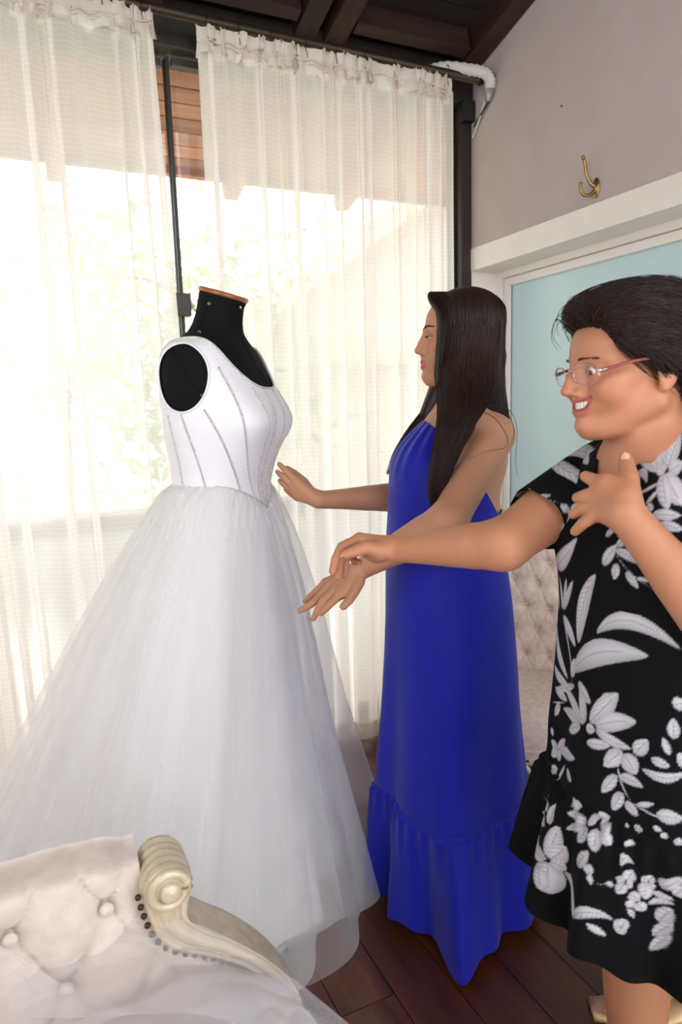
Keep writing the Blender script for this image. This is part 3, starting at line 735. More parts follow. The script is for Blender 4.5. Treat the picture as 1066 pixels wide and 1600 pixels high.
# tufted inner arm panel (faces the seat), from the facing back to the far end
def zt(x): return .762 + .010 * np.clip((.09 - x) / .5, 0, 1) - .012 * sstep(.06, .105, x)
nx, nz = 150, 110
u = np.linspace(-.62, .112, nx); v = np.linspace(0, 1, nz); U, Vv = np.meshgrid(u, v, indexing='ij')
Zb = .47 + (zt(U) - .47) * Vv
xl = np.interp(Zb, left[::-1, 1], left[::-1, 0]) + .002
Uc = np.minimum(U + 0 * Zb, 9); Uc = -.62 + (U + .62) / (.732) * (xl + .62)
du, dv = .128, .105
p_ = (Uc - .055) / du + (Zb - .684) / (2 * dv); q_ = (Uc - .055) / du - (Zb - .684) / (2 * dv)
puff = (np.abs(np.sin(np.pi * p_)) * np.abs(np.sin(np.pi * q_)) + 1e-4) ** .28
but = np.zeros_like(U)
btn = [(.055 + i * du, .684) for i in range(-5, 1)] + [(.055 + (i + .5) * du, .684 - dv) for i in range(-5, 0)]
for bx, bz in btn: but += np.exp(-(((Uc - bx) / .016) ** 2 + ((Zb - bz) / .016) ** 2))
edge = sstep(0, .10, 1 - Vv) * sstep(.0, .06, (xl + .62 - (Uc + .62)) / .73 + .0)
Yp = .982 - .026 * puff * (.35 + .65 * edge) + .016 * np.clip(but, 0, 1)
Yp += .060 * sstep(.90, 1.0, Vv) ** 1.5
pan = pyobj('arm_panel', np.stack([Uc, Yp, Zb + .008 * np.sin(np.pi * sstep(.86, 1, Vv))], -1).reshape(-1, 3), grid_faces(nx, nz), m_linen, st)
box('arm_back', (-.62, .99, .10), (.10, 1.04, .745), m_linen, st, .02)
Vb_, Fb_ = lathe_data([(.0005, .006), (.006, .0055), (.0095, .003), (.0105, 0)], 14); meb = bpy.data.meshes.new('button'); meb.from_pydata([tuple(x) for x in Vb_], [], [tuple(f) for f in Fb_]); meb.materials.append(m_linen); meb.polygons.foreach_set('use_smooth', np.ones(len(meb.polygons), bool))
for bx, bz in btn:
    if bz < .5: continue
    place('button', meb, (bx, .972, bz), (0, -1, 0), st)
# studs following the gold edge
sl = np.concatenate([[0], np.cumsum(np.linalg.norm(np.diff(left, axis=0), axis=1))])
for s in np.arange(.0, .27, .0165):
    q = np.array([np.interp(s, sl, left[:, k]) for k in (0, 1)]); d_ = np.array([np.interp(s + .004, sl, left[:, k]) for k in (0, 1)]) - q; nn = nrm(np.array([d_[1], -d_[0]]))
    if nn[0] > 0: nn = -nn
    q = q + nn * .0065
    place('stud', STUD, (q[0], Y0 + .004, q[1]), (-.15, -1, .1), st)
# seat, rail, legs, back
def cushion(name, x0, x1, y0, y1, z0, z1, m, par, rad=.05, crown=.03, n=60):
    a = np.linspace(0, 2 * np.pi, n, endpoint=False); rows = []
    cx, cy, hx, hy = (x0 + x1) / 2, (y0 + y1) / 2, (x1 - x0) / 2, (y1 - y0) / 2
    def rr(s): return np.stack([cx + hx * s * np.sign(np.cos(a)) * np.abs(np.cos(a)) ** .28, cy + hy * s * np.sign(np.sin(a)) * np.abs(np.sin(a)) ** .28], 1)
    for s, z in ((.01, z0), (.95, z0), (1, z0 + .02), (1, z1 - rad), (.985, z1 - rad * .5), (.95, z1 - rad * .15), (.88, z1), (.6, z1 + crown * .7), (.3, z1 + crown), (.01, z1 + crown)):
        rows.append(np.concatenate([rr(s), np.full((n, 1), z)], 1))
    return pyobj(name, np.array(rows).reshape(-1, 3), grid_faces(len(rows), n, wrap_v=True)[:, ::-1], m, par)
cushion('seat', -.62, .305, -.25, .965, .36, .495, m_linen, st, .06, .035)
box('seat_rail', (-.60, -.24, .26), (.315, .94, .36), m_champ, st, .012)
box('backrest', (-.74, -.25, .26), (-.60, 1.03, .95), m_linen, st, .04)
for x, y in ((.29, .90), (.29, -.2), (-.66, .97), (-.66, -.2)):
    pyobj('leg', *lathe_data([(.012, 0), (.016, .01), (.014, .06), (.026, .16), (.030, .27)], 14, (x, y, 0)), m_champ, st)
# ---- loose tulle over the settee
m_veil = mat_sheer('loose_white_tulle', (246, 243, 246), .24, .35, facing=.40)
m_veil2 = mat_sheer('bunched_white_tulle', (246, 243, 246), .62, .35, facing=.25)
ve = empty('tulle_veil', (0, .6, .54), label='sheer white tulle veil spread over the settee seat and arm', cat='veil')
def sheet(rows, nu, nv, seed, am):
    """a cloth spanned between rows of points, softly wrinkled"""
    r = np.random.default_rng(seed)
    R = np.array([catmull(q, nu) for q in rows]); P = np.array([catmull(R[:, k], nv) for k in range(nu)])
    U, Vv = np.meshgrid(np.linspace(0, 1, nu), np.linspace(0, 1, nv), indexing='ij')
    W = sum(am / (i + 1) * np.sin(U * r.uniform(8, 20) * (1 + .6 * i) + Vv * r.uniform(-14, 14) + r.uniform(0, 6)) for i in range(4))
    n = np.cross(np.gradient(P, axis=0), np.gradient(P, axis=1)); n /= np.linalg.norm(n, axis=2, keepdims=True) + 1e-9
    if (n[..., 2].mean() - n[..., 1].mean()) < 0: n = -n
    P = P + n * (np.abs(W) * np.minimum(1, 6 * (1 - Vv)) * np.minimum(1, 8 * Vv + .15))[..., None]
    return P.reshape(-1, 3), grid_faces(nu, nv)
# bunched over the seat, falling over its front edge
rows = []
for y, h in ((.955, .520), (.90, .552), (.75, .572), (.5, .575), (.2, .570), (-.1, .56)):
    rows.append([(-.58, y, h - .03), (-.3, y, h), (0, y, h + .012), (.18, y, h + .004), (.28, y - .01, h - .030), (.325, y - .02, h - .10), (.350, y - .03, h - .22), (.365, y - .03, h - .34)])
pyobj('tulle_sheet', *sheet(rows, 90, 90, 4, .010), m_veil2, ve)
# a sheer layer crossing the gold arm
rows = [[at(20, 1400, 1.075), at(130, 1405, 1.055), at(228, 1424, 1.022), at(330, 1452, 1.035), at(430, 1510, 1.045), at(500, 1562, 1.03), at(552, 1606, 1.02)],
        [at(20, 1440, 1.05), at(130, 1450, 1.03), at(228, 1465, 1.005), at(330, 1492, 1.01), at(420, 1530, 1.02), at(480, 1575, 1.01), at(530, 1620, 1.00)],
        [at(20, 1500, .99), at(130, 1505, .985), at(228, 1508, .98), at(320, 1515, .975), at(400, 1545, .97), at(455, 1590, .96), at(505, 1640, .96)],
        [at(20, 1590, .90), at(130, 1590, .90), at(228, 1585, .90), at(310, 1585, .90), at(380, 1605, .90), at(430, 1640, .90), at(480, 1690, .90)]]
pyobj('tulle_sheet', *sheet(rows, 90, 60, 7, .004), m_veil, ve)
# one thrown over the tufted arm from behind
rows = [[(-.60, 1.055, .70), (-.40, 1.055, .72), (-.26, 1.055, .73), (-.17, 1.055, .70)],
        [(-.60, 1.02, .795), (-.40, 1.02, .795), (-.25, 1.02, .792), (-.15, 1.02, .789)],
        [(-.60, .955, .77), (-.40, .95, .765), (-.22, .948, .76), (-.11, .945, .752)],
        [(-.60, .93, .66), (-.38, .93, .65), (-.16, .93, .645), (-.02, .93, .635)],
        [(-.60, .91, .58), (-.36, .90, .585), (-.10, .89, .59), (.07, .88, .587)]]
pyobj('tulle_sheet', *sheet(rows, 90, 70, 11, .007), m_veil, ve)
# ---- armchair in the corner, facing the viewer
CF = nrm((-.66, -.75)); CLt = np.array([CF[1], -CF[0]]) * -1            # facing, image-right lateral
CLt = np.array([.75, -.66]); CLt = CLt / np.linalg.norm(CLt)
CO = np.array([1.500, 1.955])
ac = empty('armchair', (CO[0], CO[1], 0), label='champagne satin tufted armchair with gold carving in the corner by the door', cat='armchair')
def cp(l, f, z): return np.array([CO[0] + CLt[0] * l + CF[0] * f, CO[1] + CLt[1] * l + CF[1] * f, z])
def cpa(l, f, z): return np.stack([CO[0] + CLt[0] * l + CF[0] * f, CO[1] + CLt[1] * l + CF[1] * f, z + 0 * l], -1)
nx, nz = 150, 160
u = np.linspace(-.29, .29, nx); v = np.linspace(.40, .975, nz); U, Z = np.meshgrid(u, v, indexing='ij')
du, dz = .080, .0925
ub, zb_ = cp(0, 0, 0), 0
b0u, b0z = .122, .700
p_ = (U - b0u) / du + (Z - b0z) / (2 * dz); q_ = (U - b0u) / du - (Z - b0z) / (2 * dz)
bl = []
for j in range(-4, 4):
    for i in range(-8, 8):
        bu = b0u + (i + .5 * (j % 2)) * du; bz = b0z + j * dz
        if abs(bu) < .275 and .43 < bz < .95: bl.append((bu, bz))
Fd_ = .026 - .045 * (Z - .40); near_b = np.full(U.shape, 9.0); down = np.zeros(U.shape)
for bu, bz in bl:
    d_ = np.hypot(U - bu, (Z - bz)); near_b = np.minimum(near_b, d_)
    Fd_ -= .013 * np.exp(-(d_ / .022) ** 2) + .009 * np.exp(-(d_ / .009) ** 2)
    down = np.maximum(down, np.exp(-((U - bu) / .0028) ** 2) * (Z < bz) * np.exp(-(bz - Z) / .028))
dl = np.minimum(np.abs(np.sin(np.pi * p_)), np.abs(np.sin(np.pi * q_))) * du / np.pi
Fd_ -= .0065 * np.exp(-(dl / .0032) ** 2) * (.25 + .75 * np.exp(-near_b / .030)) + .005 * down
arch = .955 - .10 * (np.abs(U) / .29) ** 2.5
Zc = .40 + (Z - .40) / .575 * (arch - .40)
pyobj('backrest', cpa(U, Fd_, Zc).reshape(-1, 3), grid_faces(nx, nz), m_satin_ch, ac)
Vs_, Fs_ = lathe_data([(.0005, .006), (.004, .0055), (.0062, .003), (.0068, 0)], 12); mec = bpy.data.meshes.new('button'); mec.from_pydata([tuple(x) for x in Vs_], [], [tuple(f) for f in Fs_]); mec.materials.append(m_satin_ch); mec.polygons.foreach_set('use_smooth', np.ones(len(mec.polygons), bool))
for bu, bz in bl:
    zc = .40 + (bz - .40) / .575 * ((.955 - .10 * (abs(bu) / .29) ** 2.5) - .40)
    place('button', mec, cp(bu, -.045 * (bz - .40) + .004, zc), (CF[0], CF[1], .05), ac)
bk = cpa(U[::149], -.075 - .06 * (Z[::149] - .4), Zc[::149])
Bq = np.stack([cpa(u, np.full(nx, -.08), np.full(nx, .12)), cpa(u, np.full(nx, -.10), arch[:, 0])], 1).reshape(-1, 3)
pyobj('back_board', Bq, grid_faces(nx, 2), m_satin_ch, ac)
fr = [cp(-.30, -.02, .40)] + [cp(x, -.040, .955 - .10 * (abs(x) / .29) ** 2.5 + .012) for x in np.linspace(-.298, .298, 24)] + [cp(.30, -.02, .40)]
tube('back_frame', catmull(fr, 90), .021, m_champ, ac, 12)
for s in (-1, 1):                                        # carved crest scrolls
    a = np.linspace(0, 5.2, 40); rad = .034 - .0048 * a
    tube('crest_scroll', np.array([cp(s * (.045 + rad_ * math.cos(t)) + .085, -.022, 1.000 + rad_ * math.sin(t)) for t, rad_ in zip(a, rad)]), np.linspace(.011, .006, 40), m_champ, ac, 8)
    tube('crest_leaf', catmull([cp(s * .012 + .085, -.03, .975), cp(s * .06 + .085, -.02, .968), cp(s * .13 + .085, -.03, .945), cp(s * .19 + .085, -.04, .925)], 24), np.linspace(.013, .005, 24), m_champ, ac, 8)
pyobj('crest_shell', *lathe_data([(.001, -.02), (.016, -.014), (.024, 0), (.016, .016), (.001, .022)], 14, cp(.085, -.02, 1.01)), m_champ, ac)
# seat with rolled front
ns, na = 40, 60
tt = np.linspace(0, 1, ns); aa = np.linspace(-.30, .30, na)
pth = catmull([(.0, .452), (.15, .462), (.30, .452), (.365, .425), (.385, .36), (.380, .300), (.375, .275)], ns)
SV = []
for f, z in pth:
    for l in aa: e_ = (abs(l) / .30) ** 8; SV.append(cp(l * (1 - .02 * e_), f * (1 - .10 * (l / .3) ** 2 * .6), z - .03 * e_))
pyobj('seat', SV, grid_faces(ns, na), m_satin_ch, ac)
tube('seat_welt', np.array([cp(l, .384 * (1 - .06 * (l / .3) ** 2), .318) for l in aa]), .0035, m_satin_ch, ac, 6)
for l in np.arange(-.28, .29, .030): place('stud', STUD, cp(l, .381 * (1 - .06 * (l / .3) ** 2) + .002, .285), (CF[0], CF[1], 0), ac)
apr = [cp(l, .368 * (1 - .06 * (l / .3) ** 2), .262 - .018 * math.cos(l / .3 * np.pi * 2)) for l in np.linspace(-.29, .29, 40)]
tube('apron', apr, .016, m_champ, ac, 8)
for s in (-1, 1):
    a = np.linspace(0, 5, 30); rad = .026 - .004 * a
    tube('apron_scroll', np.array([cp(.09 + s * (.030 + r_ * math.cos(t)), .385, .252 + r_ * math.sin(t)) for t, r_ in zip(a, rad)]), np.linspace(.008, .004, 30), m_champ, ac, 6)
    tube('front_leg', catmull([cp(s * .27, .33, .27), cp(s * .285, .37, .20), cp(s * .27, .35, .10), cp(s * .275, .36, .0)], 24), np.linspace(.032, .014, 24), m_champ, ac, 10)
    tube('rear_leg', catmull([cp(s * .25, -.05, .30), cp(s * .25, -.07, .15), cp(s * .25, -.10, .0)], 16), np.linspace(.026, .014, 16), m_champ, ac, 10)
    tube('armrest', catmull([cp(s * .30, -.02, .66), cp(s * .315, .12, .665), cp(s * .32, .24, .655), cp(s * .315, .27, .60), cp(s * .305, .22, .50), cp(s * .30, .25, .40)], 40), np.linspace(.020, .017, 40), m_champ, ac, 10)
# ================================================================== smooth bodies: blended volumes -> one continuous surface
class Body:
    def __init__(s): s.p = []
    def _add(s, fn, lo, hi, k, op): s.p.append((fn, np.array(lo, float), np.array(hi, float), k, op))
    def cone(s, a, b, r1, r2=None, k=.01, op='+', sq=None):
        """tapered limb from a to b; sq = (direction, factor) flattens it along a direction"""
        a = np.array(a, np.float32); b = np.array(b, np.float32); r2 = r1 if r2 is None else r2
        r1 = np.float32(r1); r2 = np.float32(r2)
        if sq is not None: sq = (np.array(sq[0], np.float32), np.float32(sq[1]))
        ba = b - a; L2 = max(ba.dot(ba), 1e-12)
        def fn(P):
            q = P - a; t = np.clip(q @ ba / L2, 0, 1)
            w = q - t[:, None] * ba
            if sq is not None:
                n, f = sq; c = w @ n; w = w + (c * (1 / f - 1))[:, None] * n
            return np.sqrt(np.einsum('ij,ij->i', w, w)) - (r1 + (r2 - r1) * t)
        R = max(r1, r2)
        s._add(fn, np.minimum(a, b) - R, np.maximum(a, b) + R, k, op)
    def chain(s, pts, rs, k=.01, op='+', sq=None):
        """a bent limb: tapered segments joined without swelling at the joints"""
        t = Body(); pts = [np.array(p, float) for p in pts]
        for i in range(len(pts) - 1): t.cone(pts[i], pts[i + 1], rs[i], rs[i + 1], .01, '+', sq)
        fns = [p[0] for p in t.p]; R = max(rs)
        def fn(P):
            d = fns[0](P)
            for f in fns[1:]: d = np.minimum(d, f(P))
            return d
        s._add(fn, np.min(pts, 0) - R, np.max(pts, 0) + R, k, op)
    def ell(s, c, r, k=.01, op='+', R=None):
        c = np.array(c, np.float32); r = np.array(r, np.float32)
        if R is not None: R = np.array(R, np.float32)
        def fn(P):
            q = P - c
            if R is not None: q = q @ R
            q = q / r; k0 = np.sqrt(np.einsum('ij,ij->i', q, q)) + np.float32(1e-9); q = q / r; k1 = np.sqrt(np.einsum('ij,ij->i', q, q)) + np.float32(1e-9)
            return k0 * (k0 - 1) / k1
        e = r if R is None else np.sqrt(((R * r) ** 2).sum(1))
        s._add(fn, c - e - 1.5 * k - .004, c + e + 1.5 * k + .004, k, op)
    def func(s, fn, lo, hi, k=.01, op='+'): s._add(fn, lo, hi, k, op)
    def eval(s, P, idx=None):
        P = P.astype(np.float32); d = np.full(len(P), 1.0, np.float32)
        for i in (range(len(s.p)) if idx is None else idx):
            fn, lo, hi, k, op = s.p[i]
            e = fn(P)
            if op == '-': e = -e; h = np.maximum(k - np.abs(d - e), 0) / k; d = np.maximum(d, e) + h * h * k * .25
            else: h = np.maximum(k - np.abs(d - e), 0) / k; d = np.minimum(d, e) - h * h * k * .25
        return d
    def mesh(s, h, B=20, smooth=2):
        lo = np.min([p[1] - p[3] for p in s.p if p[4] == '+'], 0) - 2 * h; hi = np.max([p[2] + p[3] for p in s.p if p[4] == '+'], 0) + 2 * h
        n = np.ceil((hi - lo) / (h * B)).astype(int)
        KV, KX, Q = [], [], []
        big = 1 << 20
        key = lambda i, j, k: (i * big + j) * big + k
        plo = np.array([p[1] - 2 * p[3] - .022 for p in s.p]); phi = np.array([p[2] + 2 * p[3] + .022 for p in s.p])
        plus = np.array([p[4] == '+' for p in s.p])
        ar = np.arange(-1, B + 1)
        for bi in range(n[0]):
            for bj in range(n[1]):
                for bk in range(n[2]):
                    o = np.array([bi, bj, bk]) * B
                    b0 = lo + (o - 1) * h; b1 = lo + (o + B) * h
                    hit = ((plo <= b1) & (phi >= b0)).all(1)
                    if not (hit & plus).any(): continue
                    idx = np.nonzero(hit)[0]
                    # quick reject
                    c = ((b0 + b1) / 2)[None]; hd = np.linalg.norm(b1 - b0) / 2
                    if abs(s.eval(c, idx)[0]) > hd * 1.7: continue
                    I, J, K = np.meshgrid(ar + o[0], ar + o[1], ar + o[2], indexing='ij')
                    P = np.stack([I, J, K], -1).reshape(-1, 3) * np.float32(h) + lo.astype(np.float32)
                    D = s.eval(P, idx).reshape(I.shape)
                    if (D > 0).all() or (D < 0).all(): continue
                    S = D < 0
                    # vertices for cells
                    m = B + 1
                    acc = np.zeros((m, m, m, 3)); cnt = np.zeros((m, m, m))
                    for ax in range(3):
                        sl0 = [slice(None)] * 3; sl1 = [slice(None)] * 3; sl0[ax] = slice(0, -1); sl1[ax] = slice(1, None)
                        d0, d1 = D[tuple(sl0)], D[tuple(sl1)]; cr = (d0 < 0) != (d1 < 0)
                        t = np.where(cr, d0 / np.where(cr, d0 - d1, 1), 0)
                        o1, o2 = [a for a in range(3) if a != ax]
                        for u in (0, 1):
                            for v in (0, 1):
                                sl = [slice(None)] * 3; sl[o1] = slice(u, u + m); sl[o2] = slice(v, v + m)
                                c_ = cr[tuple(sl)]; tt = t[tuple(sl)]
                                cnt += c_
                                acc[..., ax] += tt * c_; acc[..., o1] += u * c_; acc[..., o2] += v * c_
                    ce = np.nonzero(cnt)
                    if len(ce[0]) == 0: continue
                    loc = acc[ce] / cnt[ce][:, None]
                    gi = np.stack(ce, 1) + o - 1
                    KV.append(key(gi[:, 0] + 2, gi[:, 1] + 2, gi[:, 2] + 2)); KX.append((gi + loc) * h + lo)
                    for ax in range(3):
                        o1, o2 = [(1, 2), (2, 0), (0, 1)][ax]
                        i0 = [slice(1, B + 1)] * 3; i1 = [slice(1, B + 1)] * 3; i1[ax] = slice(2, B + 2)
                        s0, s1 = S[tuple(i0)], S[tuple(i1)]
                        for w, flip in ((s0 & ~s1, False), (~s0 & s1, True)):
                            e = np.stack(np.nonzero(w), 1)
                            if len(e) == 0: continue
                            e = e + o
                            qs = []
                            for a, b in ((0, 0), (-1, 0), (-1, -1), (0, -1)):
                                f = e.copy(); f[:, o1] += a; f[:, o2] += b; qs.append(key(f[:, 0] + 2, f[:, 1] + 2, f[:, 2] + 2))
                            q = np.stack(qs, 1)
                            Q.append(q[:, ::-1] if flip else q)
        KV = np.concatenate(KV); KX = np.concatenate(KX); Q = np.concatenate(Q)
        uk, first = np.unique(KV, return_index=True); V = KX[first]
        Fq = np.searchsorted(uk, Q)
        Fq = np.minimum(Fq, len(uk) - 1); ok = (uk[Fq] == Q).all(1); Fq = Fq[ok]
        for _ in range(smooth):
            for lam in (.5, -.33):
                V = lap(V, Fq, lam)
        return V, Fq
def lap(V, Fq, lam):
    acc = np.zeros_like(V); cnt = np.zeros(len(V)); k = Fq.shape[1]
    for a in range(k):
        i, j = Fq[:, a], Fq[:, (a + 1) % k]
        for c in range(3):
            acc[:, c] += np.bincount(i, V[j, c], len(V)) + np.bincount(j, V[i, c], len(V))
        cnt += np.bincount(i, minlength=len(V)) + np.bincount(j, minlength=len(V))
    return V + lam * (acc / np.maximum(cnt, 1)[:, None] - V)
def close_holes(o):
    """fill pin-holes left between the sampled blocks of a body"""
    e = np.empty(len(o.data.loops), np.int32); o.data.loops.foreach_get('edge_index', e)
    b = np.nonzero(np.bincount(e, minlength=len(o.data.edges)) == 1)[0]
    if len(b) == 0: return
    bm = bmesh.new(); bm.from_mesh(o.data); bm.edges.ensure_lookup_table()
    r = bmesh.ops.holes_fill(bm, edges=[bm.edges[int(i)] for i in b], sides=0)
    for f in r['faces']: f.smooth = True
    bm.to_mesh(o.data); bm.free()
def join_q(a, b): return np.concatenate([a[0], b[0]]), np.concatenate([a[1], b[1] + len(a[0])])
def seg_dist(P, pts):
    """distance of points to a polyline and the parameter along it"""
    best = np.full(len(P), 9.); par = np.zeros(len(P)); pts = np.asarray(pts, float)
    for i in range(len(pts) - 1):
        a, b = pts[i], pts[i + 1]; ba = b - a; t = np.clip((P - a) @ ba / max(ba.dot(ba), 1e-12), 0, 1)
        d = np.linalg.norm(P - a - t[:, None] * ba, axis=1); m = d < best
        best = np.where(m, d, best); par = np.where(m, (i + t) / (len(pts) - 1), par)
    return best, par
class Frame:
    """f forward, l person's left, u up"""
    def __init__(s, o, f, u=(0, 0, 1), sc=1.0):
        s.sc = np.ones(3) * np.asarray(sc, float); s.ms = float(s.sc.mean()); s.o = np.array(o, float); s.f = nrm(f); u = np.array(u, float); s.u = nrm(u - s.f * u.dot(s.f)); s.l = np.cross(s.u, s.f)
        s.R = np.stack([s.f, s.l, s.u], 1)
    def __call__(s, f, l, u): return s.o + s.R @ (np.array([f, l, u], float) * s.sc)
    def inv(s, P): return (np.asarray(P) - s.o) @ s.R / s.sc
def side_dirs(px):
    """horizontal view direction, image right and towards-camera at a photo column"""
    v = CM @ np.array([px - 533, -150, F_PX]); v[2] = 0; v = nrm(v); return v, np.array([v[1], -v[0], 0]), -v
def strands(name, paths, r0, material, parent, seg=3, taper=.35):
    """hair: many thin tapering tubes in one mesh; paths: (n, m, 3)"""
    paths = np.asarray(paths, float); n, m, _ = paths.shape
    t = np.gradient(paths, axis=1); t /= np.linalg.norm(t, axis=2, keepdims=True) + 1e-9
    ref = np.where(np.abs(t[:, 0, 2:3]) < .8, np.array([0, 0, 1.]), np.array([1., 0, 0]))
    a = np.empty_like(t); c = np.cross(t[:, 0], ref)
    for i in range(m):                                # carry the cross-section along without twisting it
        c = c - t[:, i] * (c * t[:, i]).sum(1, keepdims=True); c = c / (np.linalg.norm(c, axis=1, keepdims=True) + 1e-9); a[:, i] = c
    b = np.cross(t, a)
    r = np.broadcast_to(np.asarray(r0, float).reshape(-1, 1) if np.ndim(r0) else np.full((n, 1), r0), (n, m)) * (1 - (1 - taper) * np.linspace(0, 1, m)[None] ** 2)
    ang = np.linspace(0, 2 * np.pi, seg, endpoint=False)
    V = paths[:, :, None] + r[..., None, None] * (np.cos(ang)[:, None] * a[:, :, None] + np.sin(ang)[:, None] * b[:, :, None])
    base = grid_faces(m, seg, wrap_v=True)
    Fq = (base[None] + (np.arange(n) * m * seg)[:, None, None]).reshape(-1, 4)
    return pyobj(name, V.reshape(-1, 3), Fq, material, parent)

def head_prims(B, H, p):
    """a woman's head in the frame H (origin between the ears at eye height)"""
    g = p.get; B0 = B; hs = H.ms
    class Scaled:
        def ell(s, c, r, k, op='+', R=None): B0.ell(c, np.array(r) * H.sc, k * hs, op, R)
        def cone(s, a, b, r1, r2=None, k=.01, op='+'): B0.cone(a, b, r1 * hs, None if r2 is None else r2 * hs, k * hs, op)
        def chain(s, pts, rs, k=.01, op='+'): B0.chain(pts, [r * hs for r in rs], k * hs, op)
    B = Scaled()
    def E(c, r, k=.012, op='+', yaw=0, pitch=0):
        R = H.R
        if yaw or pitch:
            cy, sy, cp, sp = math.cos(yaw), math.sin(yaw), math.cos(pitch), math.sin(pitch)
            R = H.R @ np.array([[cy, -sy, 0], [sy, cy, 0], [0, 0, 1]]) @ np.array([[cp, 0, sp], [0, 1, 0], [-sp, 0, cp]])
        B.ell(H(*c), r, k, op, R)
    def C(a, b, r1, r2=None, k=.01, op='+'): B.cone(H(*a), H(*b), r1, r2, k, op)
    w = g('w', 1.0); ck = g('cheek', 1.0); jw = g('jaw', 1.0)
    E((-.012, 0, .028), (.097, .076 * w, .086), .02)
    E((.034, 0, .040), (.058, .062 * w, .058), .02)
    E((.030, 0, -.030), (.060, .058 * w, .070), .02)
    E((.012, 0, -.055), (.060, .054 * w * jw, .052), .02)
    for s in (-1, 1):
        C((-.004, s * .052 * w * jw, -.060), (.062, s * .016 * jw, -.099), .020 * jw, .018, .022)
        E((.056, s * .036 * w, -.036), (.030 * ck, .027 * ck, .028), .016)              # cheek
        E((.050, s * .050 * w, -.016), (.024, .017, .015), .014)                    # cheekbone
        C((.089, s * .012, .019), (.066, s * .048, .017), .0085, .008, .014)               # brow ridge
        E((.1005, s * .032, .001), (.019, .019, .0125), .012, '-')                    # socket
        E((.0775, s * .0315, -.0005), (.0145, .0155, .0128), .005)                   # lids over the eyeball
    C((.078, 0, -.102), (.083, 0, -.095), .016 * g('chin', 1), None, .018)
    E((.070, 0, -.064 + (.008 if g('smile') else 0)), (.026, .034, .026), .014)                                     # muzzle
    nl = g('nose', 1.0)
    C((.091, 0, .012), (.106 * nl, 0, -.018), .0070, .0080, .010)                             # bridge
    C((.082, 0, .004), (.088, 0, -.030), .0135, .0175, .012)                             # flanks of the nose
    B.ell(H(.1095 * nl, 0, -.0310), (.0105, .0105, .0095), .007, '+', H.R)
    for s in (-1, 1):
        B.ell(H(.0975 * nl, s * .0115, -.0365), (.0105, .0065, .0072), .005, '+', H.R)
    C((.098, 0, -.044), (.096, 0, -.054), .0055, .0055, .006)                             # philtrum
    for s in (-1, 1): B.ell(H(.1045 * nl, s * .0062, -.0425), (.0050, .0030, .0030), .002, '-', H.R)  # nostril
    if g('smile'):
        up = [(.0985, 0, -.0490), (.0962, .012, -.0478), (.0885, .022, -.0450), (.0790, .0300, -.0405)]
        dn = [(.0945, 0, -.0735), (.0925, .012, -.0715), (.0860, .022, -.0615), (.0790, .0295, -.0425)]
        mo = [(.1000, 0, -.0605), (.0970, .013, -.0585), (.0900, .0240, -.0500), (.0850, .0290, -.0435)]
        for s in (-1, 1):
            B.chain([H(a, s * b, c) for a, b, c in up], [.0040, .0040, .0030, .0016], .004)
            B.chain([H(a, s * b, c) for a, b, c in dn], [.0056, .0052, .0040, .0016], .005)
            E((.064, s * .042, -.028), (.021, .018, .015), .014)                       # lifted cheek
            B.chain([H(a, s * b, c) for a, b, c in mo], [.0084, .0078, .0048, .0022], .002, '-')
    else:
        up = [(.0985, 0, -.0600), (.0965, .008, -.0592), (.0895, .016, -.0625), (.0820, .0235, -.0650)]
        dn = [(.0965, 0, -.0725), (.0945, .008, -.0715), (.0880, .016, -.0695), (.0820, .0230, -.0660)]
        for s in (-1, 1):
            B.chain([H(a, s * b, c) for a, b, c in up], [.0046, .0050, .0038, .0016], .004)
            B.chain([H(a, s * b, c) for a, b, c in dn], [.0054, .0050, .0038, .0016], .004)
            B.chain([H(a + .0070, s * b, -.0662) for a, b, c in dn], [.0012] * 4, .002, '-')
    for s in (-1, 1):                                                                  # ear
        y = .074 * w
        B.ell(H(-.010, s * (y + .002), -.012), (.017, .007, .030), .006, '+', H.R)
        B.ell(H(-.004, s * (y + .010), -.010), (.009, .006, .017), .004, '-', H.R)
        B.ell(H(-.005, s * (y + .000), -.038), (.009, .006, .009), .006, '+', H.R)
    for s in (-1, 1):                                                                   # eye opening
        op = g('eye_open', .0042)
        B.ell(H(.0930, s * .0325, g('eye_z', -.0005)), (.011, .0130, op), .002, '-', H.R)
    return up, dn
def eye_mesh(name, H, s, parent, gaze=(1, 0, 0), iris=(52, 32, 22)):
    c = H(.0775, s * .0315, -.0005); r = .0128 * H.ms
    u = np.linspace(0, np.pi, 25); v = np.linspace(0, 2 * np.pi, 32, endpoint=False)
    gz = nrm(H.R @ nrm(gaze)); a = nrm(np.cross(gz, H.u)); b = np.cross(gz, a)
    U, Vv = np.meshgrid(u, v, indexing='ij')
    D = np.cos(U)[..., None] * gz + np.sin(U)[..., None] * (np.cos(Vv)[..., None] * a + np.sin(Vv)[..., None] * b)
    col = np.where((U < .20)[..., None], np.array(lin((12, 9, 8))[:3]), np.where((U < .47)[..., None], np.array(lin(iris)[:3]), np.array(lin((226, 214, 206))[:3])))
    return pyobj(name, (c + r * D).reshape(-1, 3), grid_faces(25, 32, wrap_v=True), mat_attr('eye_gloss', .08), parent, cols=col.reshape(-1, 3))

